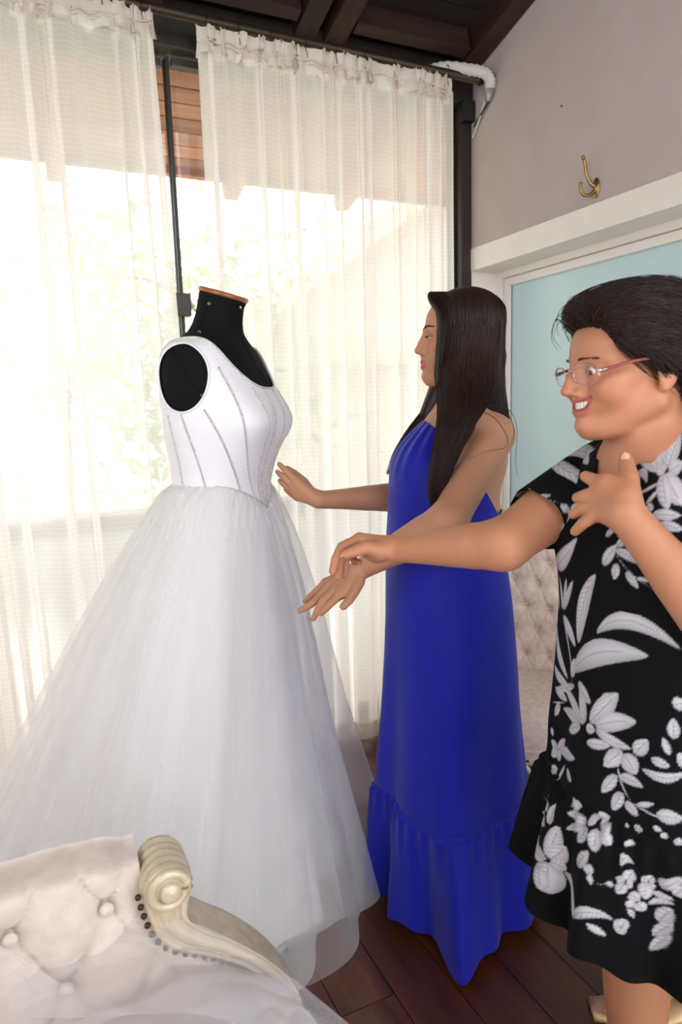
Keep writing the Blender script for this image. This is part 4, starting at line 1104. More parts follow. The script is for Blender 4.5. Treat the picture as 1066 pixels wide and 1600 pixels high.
SK = {}
def paint_skin(V, base, H=None, lips=None, lipcol=(176, 92, 84), blush=.0, brow=None, browcol=(40, 27, 22), mid=None, lashes=True, seed=0, shadow=None):
    c0 = np.array(lin(base)[:3]); C = np.repeat(c0[None], len(V), 0)
    r = np.random.default_rng(seed)
    # slow mottling
    W = sum(np.sin(V @ (r.normal(size=3) * f) + r.uniform(0, 6)) for f in (40, 70, 110, 160)) / 4
    C *= (1 + .05 * W)[:, None]
    C[:, 1:] *= (1 - .03 * np.clip(W, 0, 1))[:, None]
    if H is not None:
        L = H.inv(V); hd = np.exp(-np.maximum(np.linalg.norm(L, axis=1) - .14, 0) / .01)
        bl = np.zeros(len(V))
        for s in (-1, 1): bl += np.exp(-(((L - [.062, s * .042, -.03]) / [.03, .024, .022]) ** 2).sum(1))
        bl += .8 * np.exp(-(((L - [.115, 0, -.032]) / [.016, .018, .012]) ** 2).sum(1))
        bl += .5 * np.exp(-(((L - [.085, 0, -.1]) / [.02, .02, .016]) ** 2).sum(1))
        bl = np.clip(bl, 0, 1) * blush
        C = C * (1 - bl[:, None]) + np.array(lin((206, 112, 88))[:3]) * bl[:, None]
        if lips:
            up, dn = lips
            for crv, rad in ((up, .0054), (dn, .0062)):
                for s in (-1, 1):
                    d, t = seg_dist(L, [(a, s * b, c) for a, b, c in crv])
                    w_ = np.clip(1 - (d - rad * (1 - .45 * t)) / .0018, 0, 1) * (np.abs(L[:, 1]) < .030) * (L[:, 0] > .06)
                    C = C * (1 - w_[:, None]) + np.array(lin(lipcol)[:3]) * w_[:, None]
        if mid is not None:
            w_ = np.exp(-(((L - [.086, 0, -.060]) / [.012, .022, .0060]) ** 4).sum(1)) * mid
            C = C * (1 - w_[:, None]) + np.array(lin((70, 28, 26))[:3]) * w_[:, None]
        if lashes:
            for s in (-1, 1):
                q = [(.088, s * .0190, .0005), (.0912, s * .0255, .0052), (.0908, s * .0325, .0062), (.0860, s * .0410, .0042), (.080, s * .0465, .0008)]
                d, t = seg_dist(L, q); w_ = np.clip(1 - (d - .0008) / .0014, 0, 1) * .9
                C = C * (1 - w_[:, None]) + np.array(lin((38, 24, 20))[:3]) * w_[:, None]
        if shadow is not None:
            for s in (-1, 1):
                w_ = np.exp(-(((L - [.087, s * .033, .0100]) / [.02, .016, .0055]) ** 2).sum(1)) * .7
                C = C * (1 - w_[:, None]) + np.array(lin(shadow)[:3]) * w_[:, None]
    return C
def brows(H, parent, material, z0=.0225, n=70, seed=3, arch=.004):
    r = np.random.default_rng(seed)
    for s in (-1, 1):
        P = []
        for i in range(n):
            t = r.uniform(0, 1); y = .012 + .038 * t; x = .0985 - .001 * t - .026 * t ** 2.2; z = z0 + arch * math.sin(t * 2.6) - .004 * t * t + r.normal() * .0010 * (1 - .6 * t)
            a = np.array([x, s * y, z]); d = np.array([-.001 - .004 * t, s * .005, .0025 - .003 * t])
            P.append([H(*(a)), H(*(a + d * .5 + [.0006, 0, 0])), H(*(a + d))])
        strands('eyebrow', np.array(P), .0007, material, parent, 3, .3)
def finger(B, pts, rs, k=.0045):
    B.chain([np.array(p) for p in pts], rs, k)
def nail_mesh(name, tip, prev, up, w, L, material, parent):
    """small almond plate on a fingertip; up = outward direction of the nail side"""
    d = nrm(np.array(tip) - np.array(prev)); up = nrm(up - d * np.dot(up, d)); sd = np.cross(d, up)
    n, m = 9, 7; V = []
    for i in range(n):
        t = i / (n - 1); ww = w * (1 - .75 * max(0, (t - .55) / .45) ** 1.6) * (.75 + .25 * min(1, t * 4))
        for j in range(m):
            s = (j / (m - 1) - .5) * 2
            V.append(np.array(tip) + d * (L * (t - .55)) + sd * ww * s + up * (.0004 - .0022 * s * s))
    return pyobj(name, V, grid_faces(n, m), material, parent)
# ================================================================== woman in the blue dress
HB = 0.0026
m_skin_b = mat_attr('skin_warm', .50, subsurf=.12, spec=.35, bump=.05, bump_scale=500)
k_h = NT('dark_brown_hair'); k_h.b.inputs['Roughness'].default_value = .45; k_h.b.inputs['Specular IOR Level'].default_value = .35
_oi = k_h.node('ShaderNodeTexCoord'); _nz = k_h.node('ShaderNodeTexNoise', Scale=90.0, Detail=2.0); _mp = k_h.node('ShaderNodeMapping'); _mp.inputs['Scale'].default_value = (1, 1, .12)
k_h.link(_oi.outputs['Object'], _mp.inputs[0]); k_h.link(_mp.outputs[0], _nz.inputs[0])
_mx = k_h.node('ShaderNodeMix', _data_type='RGBA'); _mx.inputs[6].default_value = lin((22, 13, 11)); _mx.inputs[7].default_value = lin((58, 36, 28))
k_h.link(_nz.outputs[0], _mx.inputs[0]); k_h.link(_mx.outputs[2], k_h.b.inputs['Base Color'])
m_hair = k_h.m; MATS['hair'] = m_hair
m_brow = mat('brow_hair', (34, 22, 18), .6)
vB, rB, cB = side_dirs(705)
yaw = math.radians(13); FB = math.cos(yaw) * -rB + math.sin(yaw) * cB
PB = Frame((.930, 1.372, 0), FB)
yh = math.radians(9); fh = math.cos(yh) * -rB + math.sin(yh) * cB
HDB = Frame(at(722, 530, 1.60), fh + np.array([0, 0, .055]), sc=.92)
XF = 1.10; ZF = CAM_H * (1 - 1 / XF)
wB = empty('person', (.93 * XF, 1.372 * XF, 0), label='young woman with long dark hair in a royal blue halter dress touching the gown', cat='person')
B = Body()
lipsB = head_prims(B, HDB, dict(w=.98, eye_open=.0024, eye_z=-.002, cheek=1.0, chin=1.0))
# neck and trunk
B.chain([HDB(-.035, 0, -.055), PB(-.036, 0, 1.43), PB(-.034, 0, 1.375)], [.047, .045, .058], .025)
B.ell(PB(-.022, 0, 1.275), (.112, .138, .125), .05, '+', PB.R)
B.ell(PB(-.012, 0, 1.12), (.108, .125, .13), .05, '+', PB.R)
SL_ = at(771, 680, 1.535); EL_ = at(700, 815, 1.385); WL_ = at(568, 887, 1.495)
SR_ = PB(-.022, -.150, 1.355); ER_ = at(640, 776, 1.800); WR_ = at(500, 781, 1.705)
B.chain([PB(-.025, .05, 1.375), PB(-.030, .110, 1.362), SL_], [.043, .038, .040], .03)
B.chain([PB(-.025, -.05, 1.385), PB(-.028, -.11, 1.372), SR_], [.045, .042, .044], .03)
def limb(B, a, b, r, k=.02):
    n = len(r); a = np.array(a); b = np.array(b)
    B.chain([a + (b - a) * i / (n - 1) for i in range(n)], r, k)
limb(B, SL_, EL_, [.047, .047, .043, .040, .038])
limb(B, EL_, WL_, [.038, .0395, .035, .028, .0235])
limb(B, SR_, ER_, [.046, .044, .040, .037])
limb(B, ER_, WR_, [.036, .037, .032, .026, .022])
# left hand (near): back of the hand up, fingers spread towards the skirt
def hz(x, y): return 440 + x / 4.1, 800 + y / 4.1
def hp(x, y, d): return at(*hz(x, y), d)
LK = [hp(382, 520, 1.470), hp(350, 487, 1.482), hp(315, 462, 1.496), hp(282, 450, 1.512)]
LPp = [hp(310, 590, 1.462), hp(266, 570, 1.474), hp(216, 570, 1.492), hp(200, 528, 1.512)]
LD = [hp(278, 625, 1.466), hp(228, 636, 1.478), hp(158, 612, 1.498), hp(168, 556, 1.520)]
LT = [hp(254, 652, 1.471), hp(204, 686, 1.485), hp(112, 634, 1.506), hp(146, 572, 1.528)]
wr = WL_
for i in range(4):
    B.chain([wr + (LK[i] - wr) * .15, LK[i]], [.0150, [.0115, .0115, .0108, .0098][i]], .012)
    rr = [.0098, .0090, .0078, .0058] if i < 3 else [.0086, .0078, .0066, .0050]
    B.chain([LK[i], LPp[i], LD[i], LT[i]], rr, .004)
B.chain([hp(492, 445, 1.478), hp(466, 512, 1.462), hp(432, 568, 1.452), hp(396, 606, 1.450)], [.0150, .0112, .0096, .0080], .006)
B.cone(hp(470, 440, 1.486), LK[0], .0130, .0110, .010)
# right hand (far): palm on the bodice
RK = [at(463, 752, 1.700), at(459, 760, 1.708), at(460, 769, 1.716), at(465, 777, 1.722)]
RP = [at(449, 737, 1.700), at(445, 747, 1.708), at(447, 759, 1.718), at(454, 770, 1.726)]
RT = [at(436, 725, 1.702), at(433, 737, 1.712), at(437, 751, 1.722), at(446, 764, 1.730)]
for i in range(4):
    B.chain([WR_ + (RK[i] - WR_) * .15, RK[i]], [.0150, [.0112, .0112, .0105, .0095][i]], .012)
    B.chain([RK[i], RP[i], (RP[i] + RT[i]) / 2, RT[i]], [.0094, .0086, .0076, .0056], .004)
B.chain([at(487, 770, 1.715), at(474, 752, 1.735), at(460, 740, 1.745), at(449, 732, 1.745)], [.014, .0115, .0100, .0075], .008)
# legs and feet
BU = B; B = Body()
B.ell(PB(-.008, 0, .96), (.085, .120, .12), .05, '+', PB.R)
for s, kf, ft in ((1, .015, .0), (-1, -.03, -.03)):
    z_ = lambda z: ZF + z / XF
    hip = PB(0, s * .075, .90); knee = PB(.012, s * .07, z_(.50)); an = PB(-.045 + ft, s * .065, z_(.135))
    limb(B, hip, knee, [.060, .054, .046]); limb(B, knee, an, [.046, .046, .034, .030])
    heel = PB(-.065 + ft, s * .065, z_(.095)); ball = PB(.085 + ft, s * .068, z_(.044))
    B.chain([an, heel], [.030, .027], .02); B.chain([an, PB(.02 + ft, s * .066, z_(.085)), ball], [.029, .027, .024], .02)
    for j in range(5):
        b0 = PB(.085 + ft - .006 * j, s * (.048 + .0125 * j), z_(.036)); b1 = PB(.128 + ft - .011 * j, s * (.046 + .0135 * j), z_(.026))
        B.chain([b0, b1], [.0115, .0085] if j == 0 else [.0092, .0066], .004)
B.p = BU.p + B.p; V, Fq = B.mesh(HB)
colB = paint_skin(V, (190, 136, 105), HDB, lipsB, (190, 92, 88), .22, shadow=(150, 120, 116), seed=2)
body_b = pyobj('body', V, Fq, m_skin_b, wB, cols=colB)
close_holes(body_b)
for s in (-1, 1): eye_mesh('eye', HDB, s, wB, (1, 0, -.42))
brows(HDB, wB, m_brow, z0=.0215, arch=.006, n=110)
# lashes
for s in (-1, 1):
    P = []
    for t in np.linspace(0, 1, 16):
        a = np.array([.0905 - .009 * t ** 2, s * (.0225 + .0225 * t), .0004 + .0012 * math.sin(3 * t)]); P.append([HDB(*a), HDB(*(a + [.004, s * .002 * t, -.0012])), HDB(*(a + [.0075, s * .004 * t, .0]))])
    strands('eyelashes', np.array(P), .0005, m_brow, wB, 3, .2)
m_nailb = mat('pale_pink_nail', (228, 186, 178), .2, coat=.4)
for i in range(4):
    up = -vB * .75 + np.array([0, 0, .6]); tip = LT[i] + nrm(LT[i] - LD[i]) * .003
    nail_mesh('nail', tip + nrm(up) * .0050, LD[i] + nrm(up) * .0062, up, .0048, .0125, m_nailb, wB)

# ---- dress
m_blue = mat('royal_blue_crepe', (19, 26, 165), .62, spec=.25, noise_col=(17, 23, 156), noise=60, scale=(1, 1, .3), sheen=.15)
GZ = np.array([-.02, .06, .20, .30, .385, .415, .475, .65, .82, .985, 1.095, 1.16, 1.22, 1.265, 1.30, 1.34, 1.37, 1.40, 1.43])
GW = np.array([.226, .226, .226, .226, .226, .226, .222, .210, .200, .182, .160, .152, .150, .140, .122, .094, .072, .058, .056])
GFr = np.array([.178, .178, .178, .178, .177, .177, .175, .163, .157, .150, .142, .143, .146, .140, .122, .092, .066, .042, .036])
GBk = np.array([.180, .180, .180, .180, .178, .178, .176, .163, .155, .142, .126, .125, .128, .122, .110, .090, .072, .060, .056])
GC = np.array([-.012, -.008, -.002, .0, .004, .004, .005, .006, .006, .008, .012, .006, .0, .0, .0, -.005, -.010, -.012, -.012])
def blue_R(th, z):
    a = cinterp(z, GZ, GW); f = cinterp(z, GZ, GFr); b = cinterp(z, GZ, GBk)
    co, si = np.cos(th), np.sin(th); d = np.where(co > 0, f, b)
    r = (np.abs(co / d) ** 2.15 + np.abs(si / a) ** 2.15) ** (-1 / 2.15)
    zg = .445 + .008 * np.sin(3 * th + 1)
    lo = sstep(1.05, .35, z)
    r = r + lo * (.012 * np.sin(5 * th + .6 + .8 * np.sin(z * 3)) + .007 * np.sin(9 * th + 2.1 - z * 2))
    up = sstep(1.40, 1.30, z) * sstep(1.12, 1.25, z) * np.where(co > .2, 1, 0)
    r = r + up * .0035 * np.sin(th * 22 + 1.0) * sstep(1.2, 1.36, z)
    # gathered flounce
    fl = sstep(zg + .003, zg - .010, z); dep = np.clip((zg - z) / .29, 0, 1)
    r = r + fl * (.006 + .012 * dep) + fl * (.0050 * np.exp(-dep * 5) * np.sin(th * 44 + 2 * np.sin(th * 3)) + (.004 + .017 * dep) * np.sin(8 * th + 1.9 + .7 * np.sin(2 * th)) + .010 * dep * np.sin(15 * th + .5))
    r = r - .004 * np.exp(-((z - zg) / .006) ** 2)
    r = r + dep * .036 * np.exp(-((wrapang(th - 1.42)) / .13) ** 2) * fl    # one deep fold towards the viewer
    return r
NA, NZb = 420, 300
ta = np.linspace(-np.pi, np.pi, NA, endpoint=False); zs_ = 1.425 - (1.425 - .0) * np.linspace(0, 1, NZb)
TA_, ZA_ = np.meshgrid(ta, zs_, indexing='ij'); RA_ = blue_R(TA_, ZA_)
V = PB.o + np.stack([RA_ * np.cos(TA_) + cinterp(ZA_, GZ, GC), RA_ * np.sin(TA_), ZA_], -1).reshape(-1, 3) @ PB.R.T
Fq = grid_faces(NA, NZb, wrap_u=True)[:, ::-1]
L = PB.inv(V); thv = np.arctan2(L[:, 1], L[:, 0])
g_hem = L[:, 2] - (ZF + .034 + .008 * np.sin(8 * thv + 1.9) - .022 * np.exp(-((wrapang(thv - 1.42)) / .13) ** 2))
zb = 1.150 + np.clip(L[:, 0] + .085, 0, 1) * 1.55 - .35 * np.clip(L[:, 0] - .02, 0, 1)
g_top = np.minimum(zb, 1.385 + .35 * np.clip(-L[:, 0] - .0, -.05, .05)) - L[:, 2]
V, Fq, _ = cut_mesh(V, Fq, np.minimum(g_hem, g_top * .7))
dress_b = pyobj('dress', V, Fq, m_blue, wB)
dress_b['label'] = 'royal blue halter dress with a gathered flounce'
# neck band of the halter
aa = np.linspace(0, 2 * np.pi, 60)
band = [PB(-.020 + .062 * math.cos(t), .062 * math.sin(t), 1.392 - .022 * math.cos(t)) for t in aa]
tube('neck_band', band, .006, m_blue, dress_b, 8)
# sandals
m_gold = mat('pale_gold_leather', (206, 172, 132), .35, metal=.3); m_gem = mat('sparkle_stones', (228, 216, 208), .15, metal=.5, bump=1, bump_scale=500)
for s, ft in ((1, .0), (-1, -.03)):
    sd = empty('sandal', (0, 0, 0)); sd.parent = wB; sd.matrix_parent_inverse = Matrix.LocRotScale(wB.location, wB.rotation_euler, None).inverted()
    sole = []
    for t in np.linspace(0, 1, 14):
        f = -.09 + .235 * t; w = .026 + .016 * math.sin(math.pi * min(1, t * 1.05)) ; z = ZF + .012 + .052 * (1 - sstep(.1, .62, t))
        sole += [PB(f + ft, s * .068 - w, z), PB(f + ft, s * .068 + w, z), PB(f + ft, s * .068 + w, z - .010), PB(f + ft, s * .068 - w, z - .010)]
    pyobj('sole', sole, [tuple(f) for f in grid_faces(14, 4, wrap_v=True)] + [(0, 1, 2, 3), (55, 54, 53, 52)], m_gold, sd, keep=False)
    tube('heel', [PB(-.075 + ft, s * .067, ZF + .055), PB(-.08 + ft, s * .067, ZF + .02), PB(-.082 + ft, s * .067, ZF + .001)], [.022, .012, .010], m_gold, sd, 10)
    tube('toe_strap', catmull([PB(.075 + ft, s * .068 - .044, ZF + .014), PB(.078 + ft, s * .068 - .03, ZF + .052), PB(.08 + ft, s * .068, ZF + .062), PB(.078 + ft, s * .068 + .03, ZF + .050), PB(.075 + ft, s * .068 + .042, ZF + .014)], 24), .0055, m_gem, sd, 8)
    for ch in sd.children: ch.matrix_parent_inverse = Matrix.Identity(4)

# ---- hair
Hm = Body()
Hm.ell(HDB(-.022, 0, .036), np.array((.084, .068, .072)) * .92, .01, '+', HDB.R)
Hm.ell(HDB(-.045, .0, -.02), np.array((.054, .066, .09)) * .92, .01, '+', HDB.R)
sqv = (vB, .55)
Hm.chain([at(741, 520, 1.555), at(741, 575, 1.545), at(742, 630, 1.54), at(716, 690, 1.455), at(696, 745, 1.440), at(684, 785, 1.440)], [.040, .042, .032, .017, .010, .003], .02, sq=sqv)
Hm.chain([at(770, 560, 1.60), at(768, 630, 1.61), at(768, 670, 1.61)], [.026, .024, .012], .04)
Hm.chain([at(708, 560, 1.66), at(690, 610, 1.672), at(668, 652, 1.672), at(640, 692, 1.668), at(618, 730, 1.668)], [.030, .032, .022, .017, .005], .02)
V, Fq = Hm.mesh(.004)
hairB = pyobj('hair', V, Fq, m_hair, wB)
r = np.random.default_rng(21)
def strand_set(levels, n, thick_dir, seed, jitter=.0022, lift=0):
    """levels: (y, x_left, x_right, depth, bulge); strands keep their place across the width"""
    r = np.random.default_rng(seed); lv = levels; out = []
    w = r.uniform(0, 1, n); en = r.uniform(.86, 1.0, n); q = r.uniform(-.006, .003, n)
    pts = []
    for (y, xl, xr, dep, bul) in lv:
        ww = .5 + (w - .5) * 1.0
        x = xl + (xr - xl) * ww; d = dep - bul * np.sqrt(np.clip(1 - (2 * ww - 1) ** 2, 0, 1)) + q
        pts.append(at(x, y, d))
    pts = np.array(pts).transpose(1, 0, 2)
    for i in range(n):
        c = catmull(pts[i], 34); m = int(34 * en[i]); c2 = catmull(c[:m:3], 26)
        ph = r.uniform(0, 6.28, 3); t = np.linspace(0, 1, 26)
        c2 += (np.sin(t[:, None] * r.uniform(3, 7) + ph) * jitter * r.uniform(.3, 1.3) * (.25 + t[:, None]))
        out.append(c2)
    return np.array(out)
def crown_set(levels, n, seed, side, phis=(3, 22, 42, 62, 82, 98), jitter=.0018, w0=0., w1=1.):
    """strands rooted along the parting that follow the skull, then fall through the given levels"""
    r = np.random.default_rng(seed); w = r.uniform(w0, w1, n) ** 1.0; en = r.uniform(.86, 1, n); q = r.uniform(-.004, .003, n)
    c = np.array([-.012, 0, .030]); R = np.array([.105, .087, .0955]); pts = []
    cx = np.clip((.076 - .172 * w - c[0]) / R[0], -.985, .93); sx = np.sqrt(1 - cx ** 2)
    for ph in phis:
        a = math.radians(ph); back = .012 * math.sin(a) ** 2
        k = 1 + q / .09
        loc = np.stack([c[0] + R[0] * cx * k - back * (1 - w), side * R[1] * math.sin(a) * sx * k, c[2] + R[2] * math.cos(a) * sx * k + .0 * w], 1)
        if ph < 60: loc[:, 2] -= .012 * (1 - sx) * 0
        pts.append(HDB.o + (loc * HDB.sc) @ HDB.R.T)
    for (y, xl, xr, dep, bul) in levels:
        x = xl + (xr - xl) * w; d = dep - bul * np.sqrt(np.clip(1 - (2 * w - 1) ** 4, 0, 1)) + q
        pts.append(at(x, y, d))
    pts = np.array(pts).transpose(1, 0, 2); out = []
    for i in range(n):
        c1 = catmull(pts[i], 40); m = int(40 * en[i]); c2 = catmull(c1[:m:2], 19)
        ph = r.uniform(0, 6.28, 3); t = np.linspace(0, 1, 19)
        c2 += (np.sin(t[:, None] * r.uniform(3, 7) + ph) * jitter * r.uniform(.3, 1.3) * t[:, None])
        out.append(c2)
    return np.array(out)
def res(a, m):
    return np.array([catmull(p, m) for p in a])
near = crown_set([(590, 681, 789, 1.560, .068), (622, 683, 786, 1.530, .068), (652, 684, 764, 1.492, .058), (692, 678, 734, 1.452, .038), (735, 671, 713, 1.434, .024), (772, 669, 697, 1.434, .012), (800, 677, 688, 1.436, .006)], 2300, 5, 1, w1=.82)
back = crown_set([(590, 690, 789, 1.59, .05), (620, 700, 791, 1.59, .045), (650, 720, 795, 1.59, .03), (680, 740, 797, 1.60, .01), (700, 745, 793, 1.61, .0)], 1100, 6, 1, w0=.55)
farc = crown_set([(590, 700, 786, 1.64, .0), (640, 720, 785, 1.65, .0)], 500, 8, -1)
far = strand_set([(560, 695, 720, 1.66, .02), (605, 684, 715, 1.675, .02), (640, 660, 700, 1.678, .02), (675, 634, 676, 1.672, .018), (705, 617, 655, 1.670, .014), (730, 608, 636, 1.668, .008), (752, 600, 618, 1.668, .003)], 500, None, 7)
far = res(far, 19)
fring = strand_set([(456, 672, 706, 1.592, .012), (462, 668, 696, 1.590, .020), (474, 672, 696, 1.588, .036), (490, 681, 703, 1.578, .050), (520, 683, 700, 1.565, .046), (560, 681, 694, 1.560, .040), (600, 680, 700, 1.556, .036), (650, 690, 712, 1.54, .03), (700, 680, 710, 1.50, .02)], 420, None, 9, .0014)
hs_all = np.concatenate([near, back, farc, far, res(fring, 19)])
strands('hair_strands', hs_all, r.uniform(.0005, .0012, len(hs_all)), m_hair, hairB)
loose = [catmull([at(748, 640, 1.47), at(775, 655, 1.455), at(793, 685, 1.455), at(788, 700, 1.45), at(760, 705, 1.43), at(732, 718, 1.415)], 26), catmull([at(755, 636, 1.47), at(790, 645, 1.46), at(803, 668, 1.47), at(800, 690, 1.47), at(790, 705, 1.46)], 26),
         catmull([at(762, 632, 1.48), at(795, 640, 1.49), at(808, 670, 1.52), at(806, 720, 1.55), at(809, 745, 1.56)], 26)]
strands('loose_strands', np.array(loose), .0008, m_hair, hairB)

XF = 1.0
# ================================================================== woman in the black flowered dress
m_skin_e = mat_attr('skin_rosy', .50, subsurf=.12, spec=.35, bump=.06, bump_scale=420)
vE, rE, cE = side_dirs(1010)
ye = math.radians(40); FE = math.cos(ye) * -rE + math.sin(ye) * cE
PE = Frame((.972, .806, 0), FE)
v2, r2_, c2_ = side_dirs(985)
yk = math.radians(33); fk = math.cos(yk) * -r2_ + math.sin(yk) * c2_
HE = Frame(at(985, 574, 1.105), fk + np.array([0, 0, -.07]), sc=(1.0, 1.02, .89))
wE = empty('person', (.95, .83, 0), label='smiling older woman with glasses in a black dress with white flowers', cat='person')
B = Body()
lipsE = head_prims(B, HE, dict(w=1.04, smile=True, jaw=1.03, cheek=1.0, eye_open=.0058, chin=1.05, nose=1.02))
B.ell(HE(.028, 0, -.104), (.042, .040, .016), .018, '+', HE.R)      # soft double chin
NB = PE(-.030, 0, 1.365)
B.chain([HE(-.036, 0, -.05), HE(-.034, 0, -.115), NB], [.054, .053, .060], .025)
B.ell(PE(-.012, 0, 1.21), (.112, .155, .15), .05, '+', PE.R)
B.ell(PE(.012, 0, 1.29), (.078, .105, .060), .04, '+', PE.R)
S_R = PE(-.012, -.158, 1.268); E_R = at(787, 851, 1.175); W_R = at(624, 858, 1.300)
S_L = PE(-.012, .158, 1.268); E_L = at(1149, 1010, .962); W_L = at(977, 802, .985)
B.chain([PE(-.030, -.05, 1.325), S_R], [.044, .046], .03); B.chain([PE(-.030, .05, 1.325), S_L], [.044, .046], .03)
limb(B, S_R, E_R, [.056, .059, .057, .048, .042]); limb(B, E_R, W_R, [.042, .0415, .036, .030, .0255])
limb(B, S_L, E_L, [.056, .056, .050, .044, .040]); limb(B, E_L, W_L, [.041, .043, .038, .031, .0265])
# right hand: reaching out, seen from the thumb side, fingers bent down
def eh(x, y, d): return at(440 + x / 4.1, 800 + y / 4.1, d)
K = [eh(500, 172, 1.318), eh(490, 185, 1.338), eh(492, 205, 1.357), eh(505, 225, 1.374)]
PI = [eh(388, 222, 1.305), eh(395, 235, 1.328), eh(415, 250, 1.350), eh(450, 268, 1.370)]
DI = [eh(346, 300, 1.302), eh(368, 330, 1.327), eh(410, 335, 1.350), eh(468, 318, 1.366)]
TI = [eh(326, 382, 1.306), eh(364, 415, 1.330), eh(404, 412, 1.352), eh(500, 322, 1.350)]
for i in range(4):
    B.chain([W_R + (K[i] - W_R) * .12, K[i]], [.0175, [.0125, .0125, .0118, .0108][i]], .014)
    B.chain([K[i], PI[i], DI[i], TI[i]], [[.0108, .0098, .0088, .0072], [.0108, .0098, .0088, .0072], [.0104, .0094, .0084, .0068], [.0092, .0082, .0074, .0060]][i], .004)
B.chain([eh(640, 250, 1.295), eh(545, 228, 1.283), eh(470, 252, 1.276), eh(412, 272, 1.274)], [.018, .0135, .0112, .0090], .010)
B.cone(eh(600, 265, 1.315), eh(505, 215, 1.34), .019, .014, .016)
# left hand: laid flat on the chest
def ch(x, y, d): return at(880 + x / 6.66, 690 + y / 6.66, d)
K = [ch(455, 445, 1.012), ch(405, 545, 1.018), ch(385, 645, 1.018), ch(350, 755, 1.012)]
PI = [ch(335, 408, 1.028), ch(255, 558, 1.032), ch(215, 692, 1.032), ch(215, 845, 1.026)]
TI = [ch(232, 362, 1.040), ch(150, 585, 1.046), ch(108, 755, 1.048), ch(125, 935, 1.044)]
for i in range(4):
    B.chain([W_L + (K[i] - W_L) * .10, K[i]], [.0190, [.0130, .0130, .0122, .0110][i]], .014)
    B.chain([K[i], PI[i], (PI[i] + TI[i]) / 2, TI[i]], [[.0116, .0104, .0096, .0084], [.0116, .0104, .0096, .0084], [.0110, .0100, .0092, .0080], [.0100, .0092, .0084, .0074]][i], .004)
B.chain([ch(660, 600, .990), ch(690, 400, 1.005), ch(660, 240, 1.026), ch(648, 160, 1.036)], [.0200, .0145, .0118, .0094], .012)
B.cone(ch(640, 560, .992), K[0], .017, .013, .014)
# legs and feet
BU = B; B = Body()
B.ell(PE(0, 0, 1.00), (.10, .12, .17), .05, '+', PE.R); B.ell(PE(0, 0, .84), (.10, .135, .11), .05, '+', PE.R)
def foot(B, heel, toe, an, z0=.03):
    d = nrm((toe - heel) * [1, 1, 0]); sdv = np.array([-d[1], d[0], 0])
    B.chain([an, heel + [0, 0, .035]], [.033, .030], .02); B.chain([an, (heel * .45 + toe * .55) * [1, 1, 0] + [0, 0, .062], toe - d * .055 + [0, 0, .030]], [.032, .030, .026], .02)
    for j in range(5):
        t0 = toe - d * (.06 + .006 * j) + sdv * (.024 - .012 * j) + [0, 0, .026]; B.cone(t0, t0 + d * (.046 - .005 * j), .0115 if j == 0 else .0095, .0085 if j == 0 else .0066, .004)
KL = np.array([.938, .792, .47]); AL = np.array([.955, .800, .095])
KR = np.array([1.060, .905, .47]); AR = np.array([1.235, .940, .105])
limb(B, PE(0, .075, .80), KL, [.062, .062, .060]); limb(B, KL, AL, [.060, .061, .056, .044, .036])
limb(B, PE(0, -.075, .80), KR, [.062, .062, .060]); limb(B, KR, AR, [.060, .060, .054, .042, .035])
foot(B, np.array([.985, .790, 0.]), np.array([.775, .835, 0.]), AL)
foot(B, np.array([1.275, .915, 0.02]), np.array([1.090, 1.025, 0.]), AR)
B.p = BU.p + B.p; V, Fq = B.mesh(.0026)
colE = paint_skin(V, (184, 126, 95), HE, lipsE, (182, 100, 88), .26, mid=.9, seed=5)
body_e = pyobj('body', V, Fq, m_skin_e, wE, cols=colE)
close_holes(body_e)
for s in (-1, 1): eye_mesh('eye', HE, s, wE, (1, .05, -.25))
brows(HE, wE, m_brow, z0=.0205, arch=.003, n=60, seed=8)
# teeth
tv = []; cols_t = []
a = np.linspace(-1, 1, 41)
for row, z in enumerate(np.linspace(-.0530, -.0650, 6)):
    for t in a:
        y = .0250 * t; x = .0950 - .014 * t * t - .0006 * abs(math.sin(t * 41 / 2 * .62)) ** 8
        gap = abs(math.sin(t * np.pi * 4)) ** .25
        tv.append(HE(x - .0012 * (1 - gap), y, z + (.009 * t * t))); cols_t.append(np.array(lin((236, 226, 212))[:3]) * (.55 + .45 * gap))
pyobj('teeth', tv, grid_faces(6, 41), mat_attr('tooth_enamel', .2), wE, cols=np.array(cols_t))
# nails of the resting hand and the thumb
m_naile = mat('natural_nail', (226, 172, 152), .3)
nail_mesh('nail', ch(645, 140, 1.022), ch(655, 230, 1.014), -vE, .0060, .0130, m_naile, wE)
nail_mesh('nail', eh(392, 285, 1.270), eh(450, 268, 1.268), cE * .4 + np.array([0, 0, -.8]), .0055, .011, m_naile, wE)

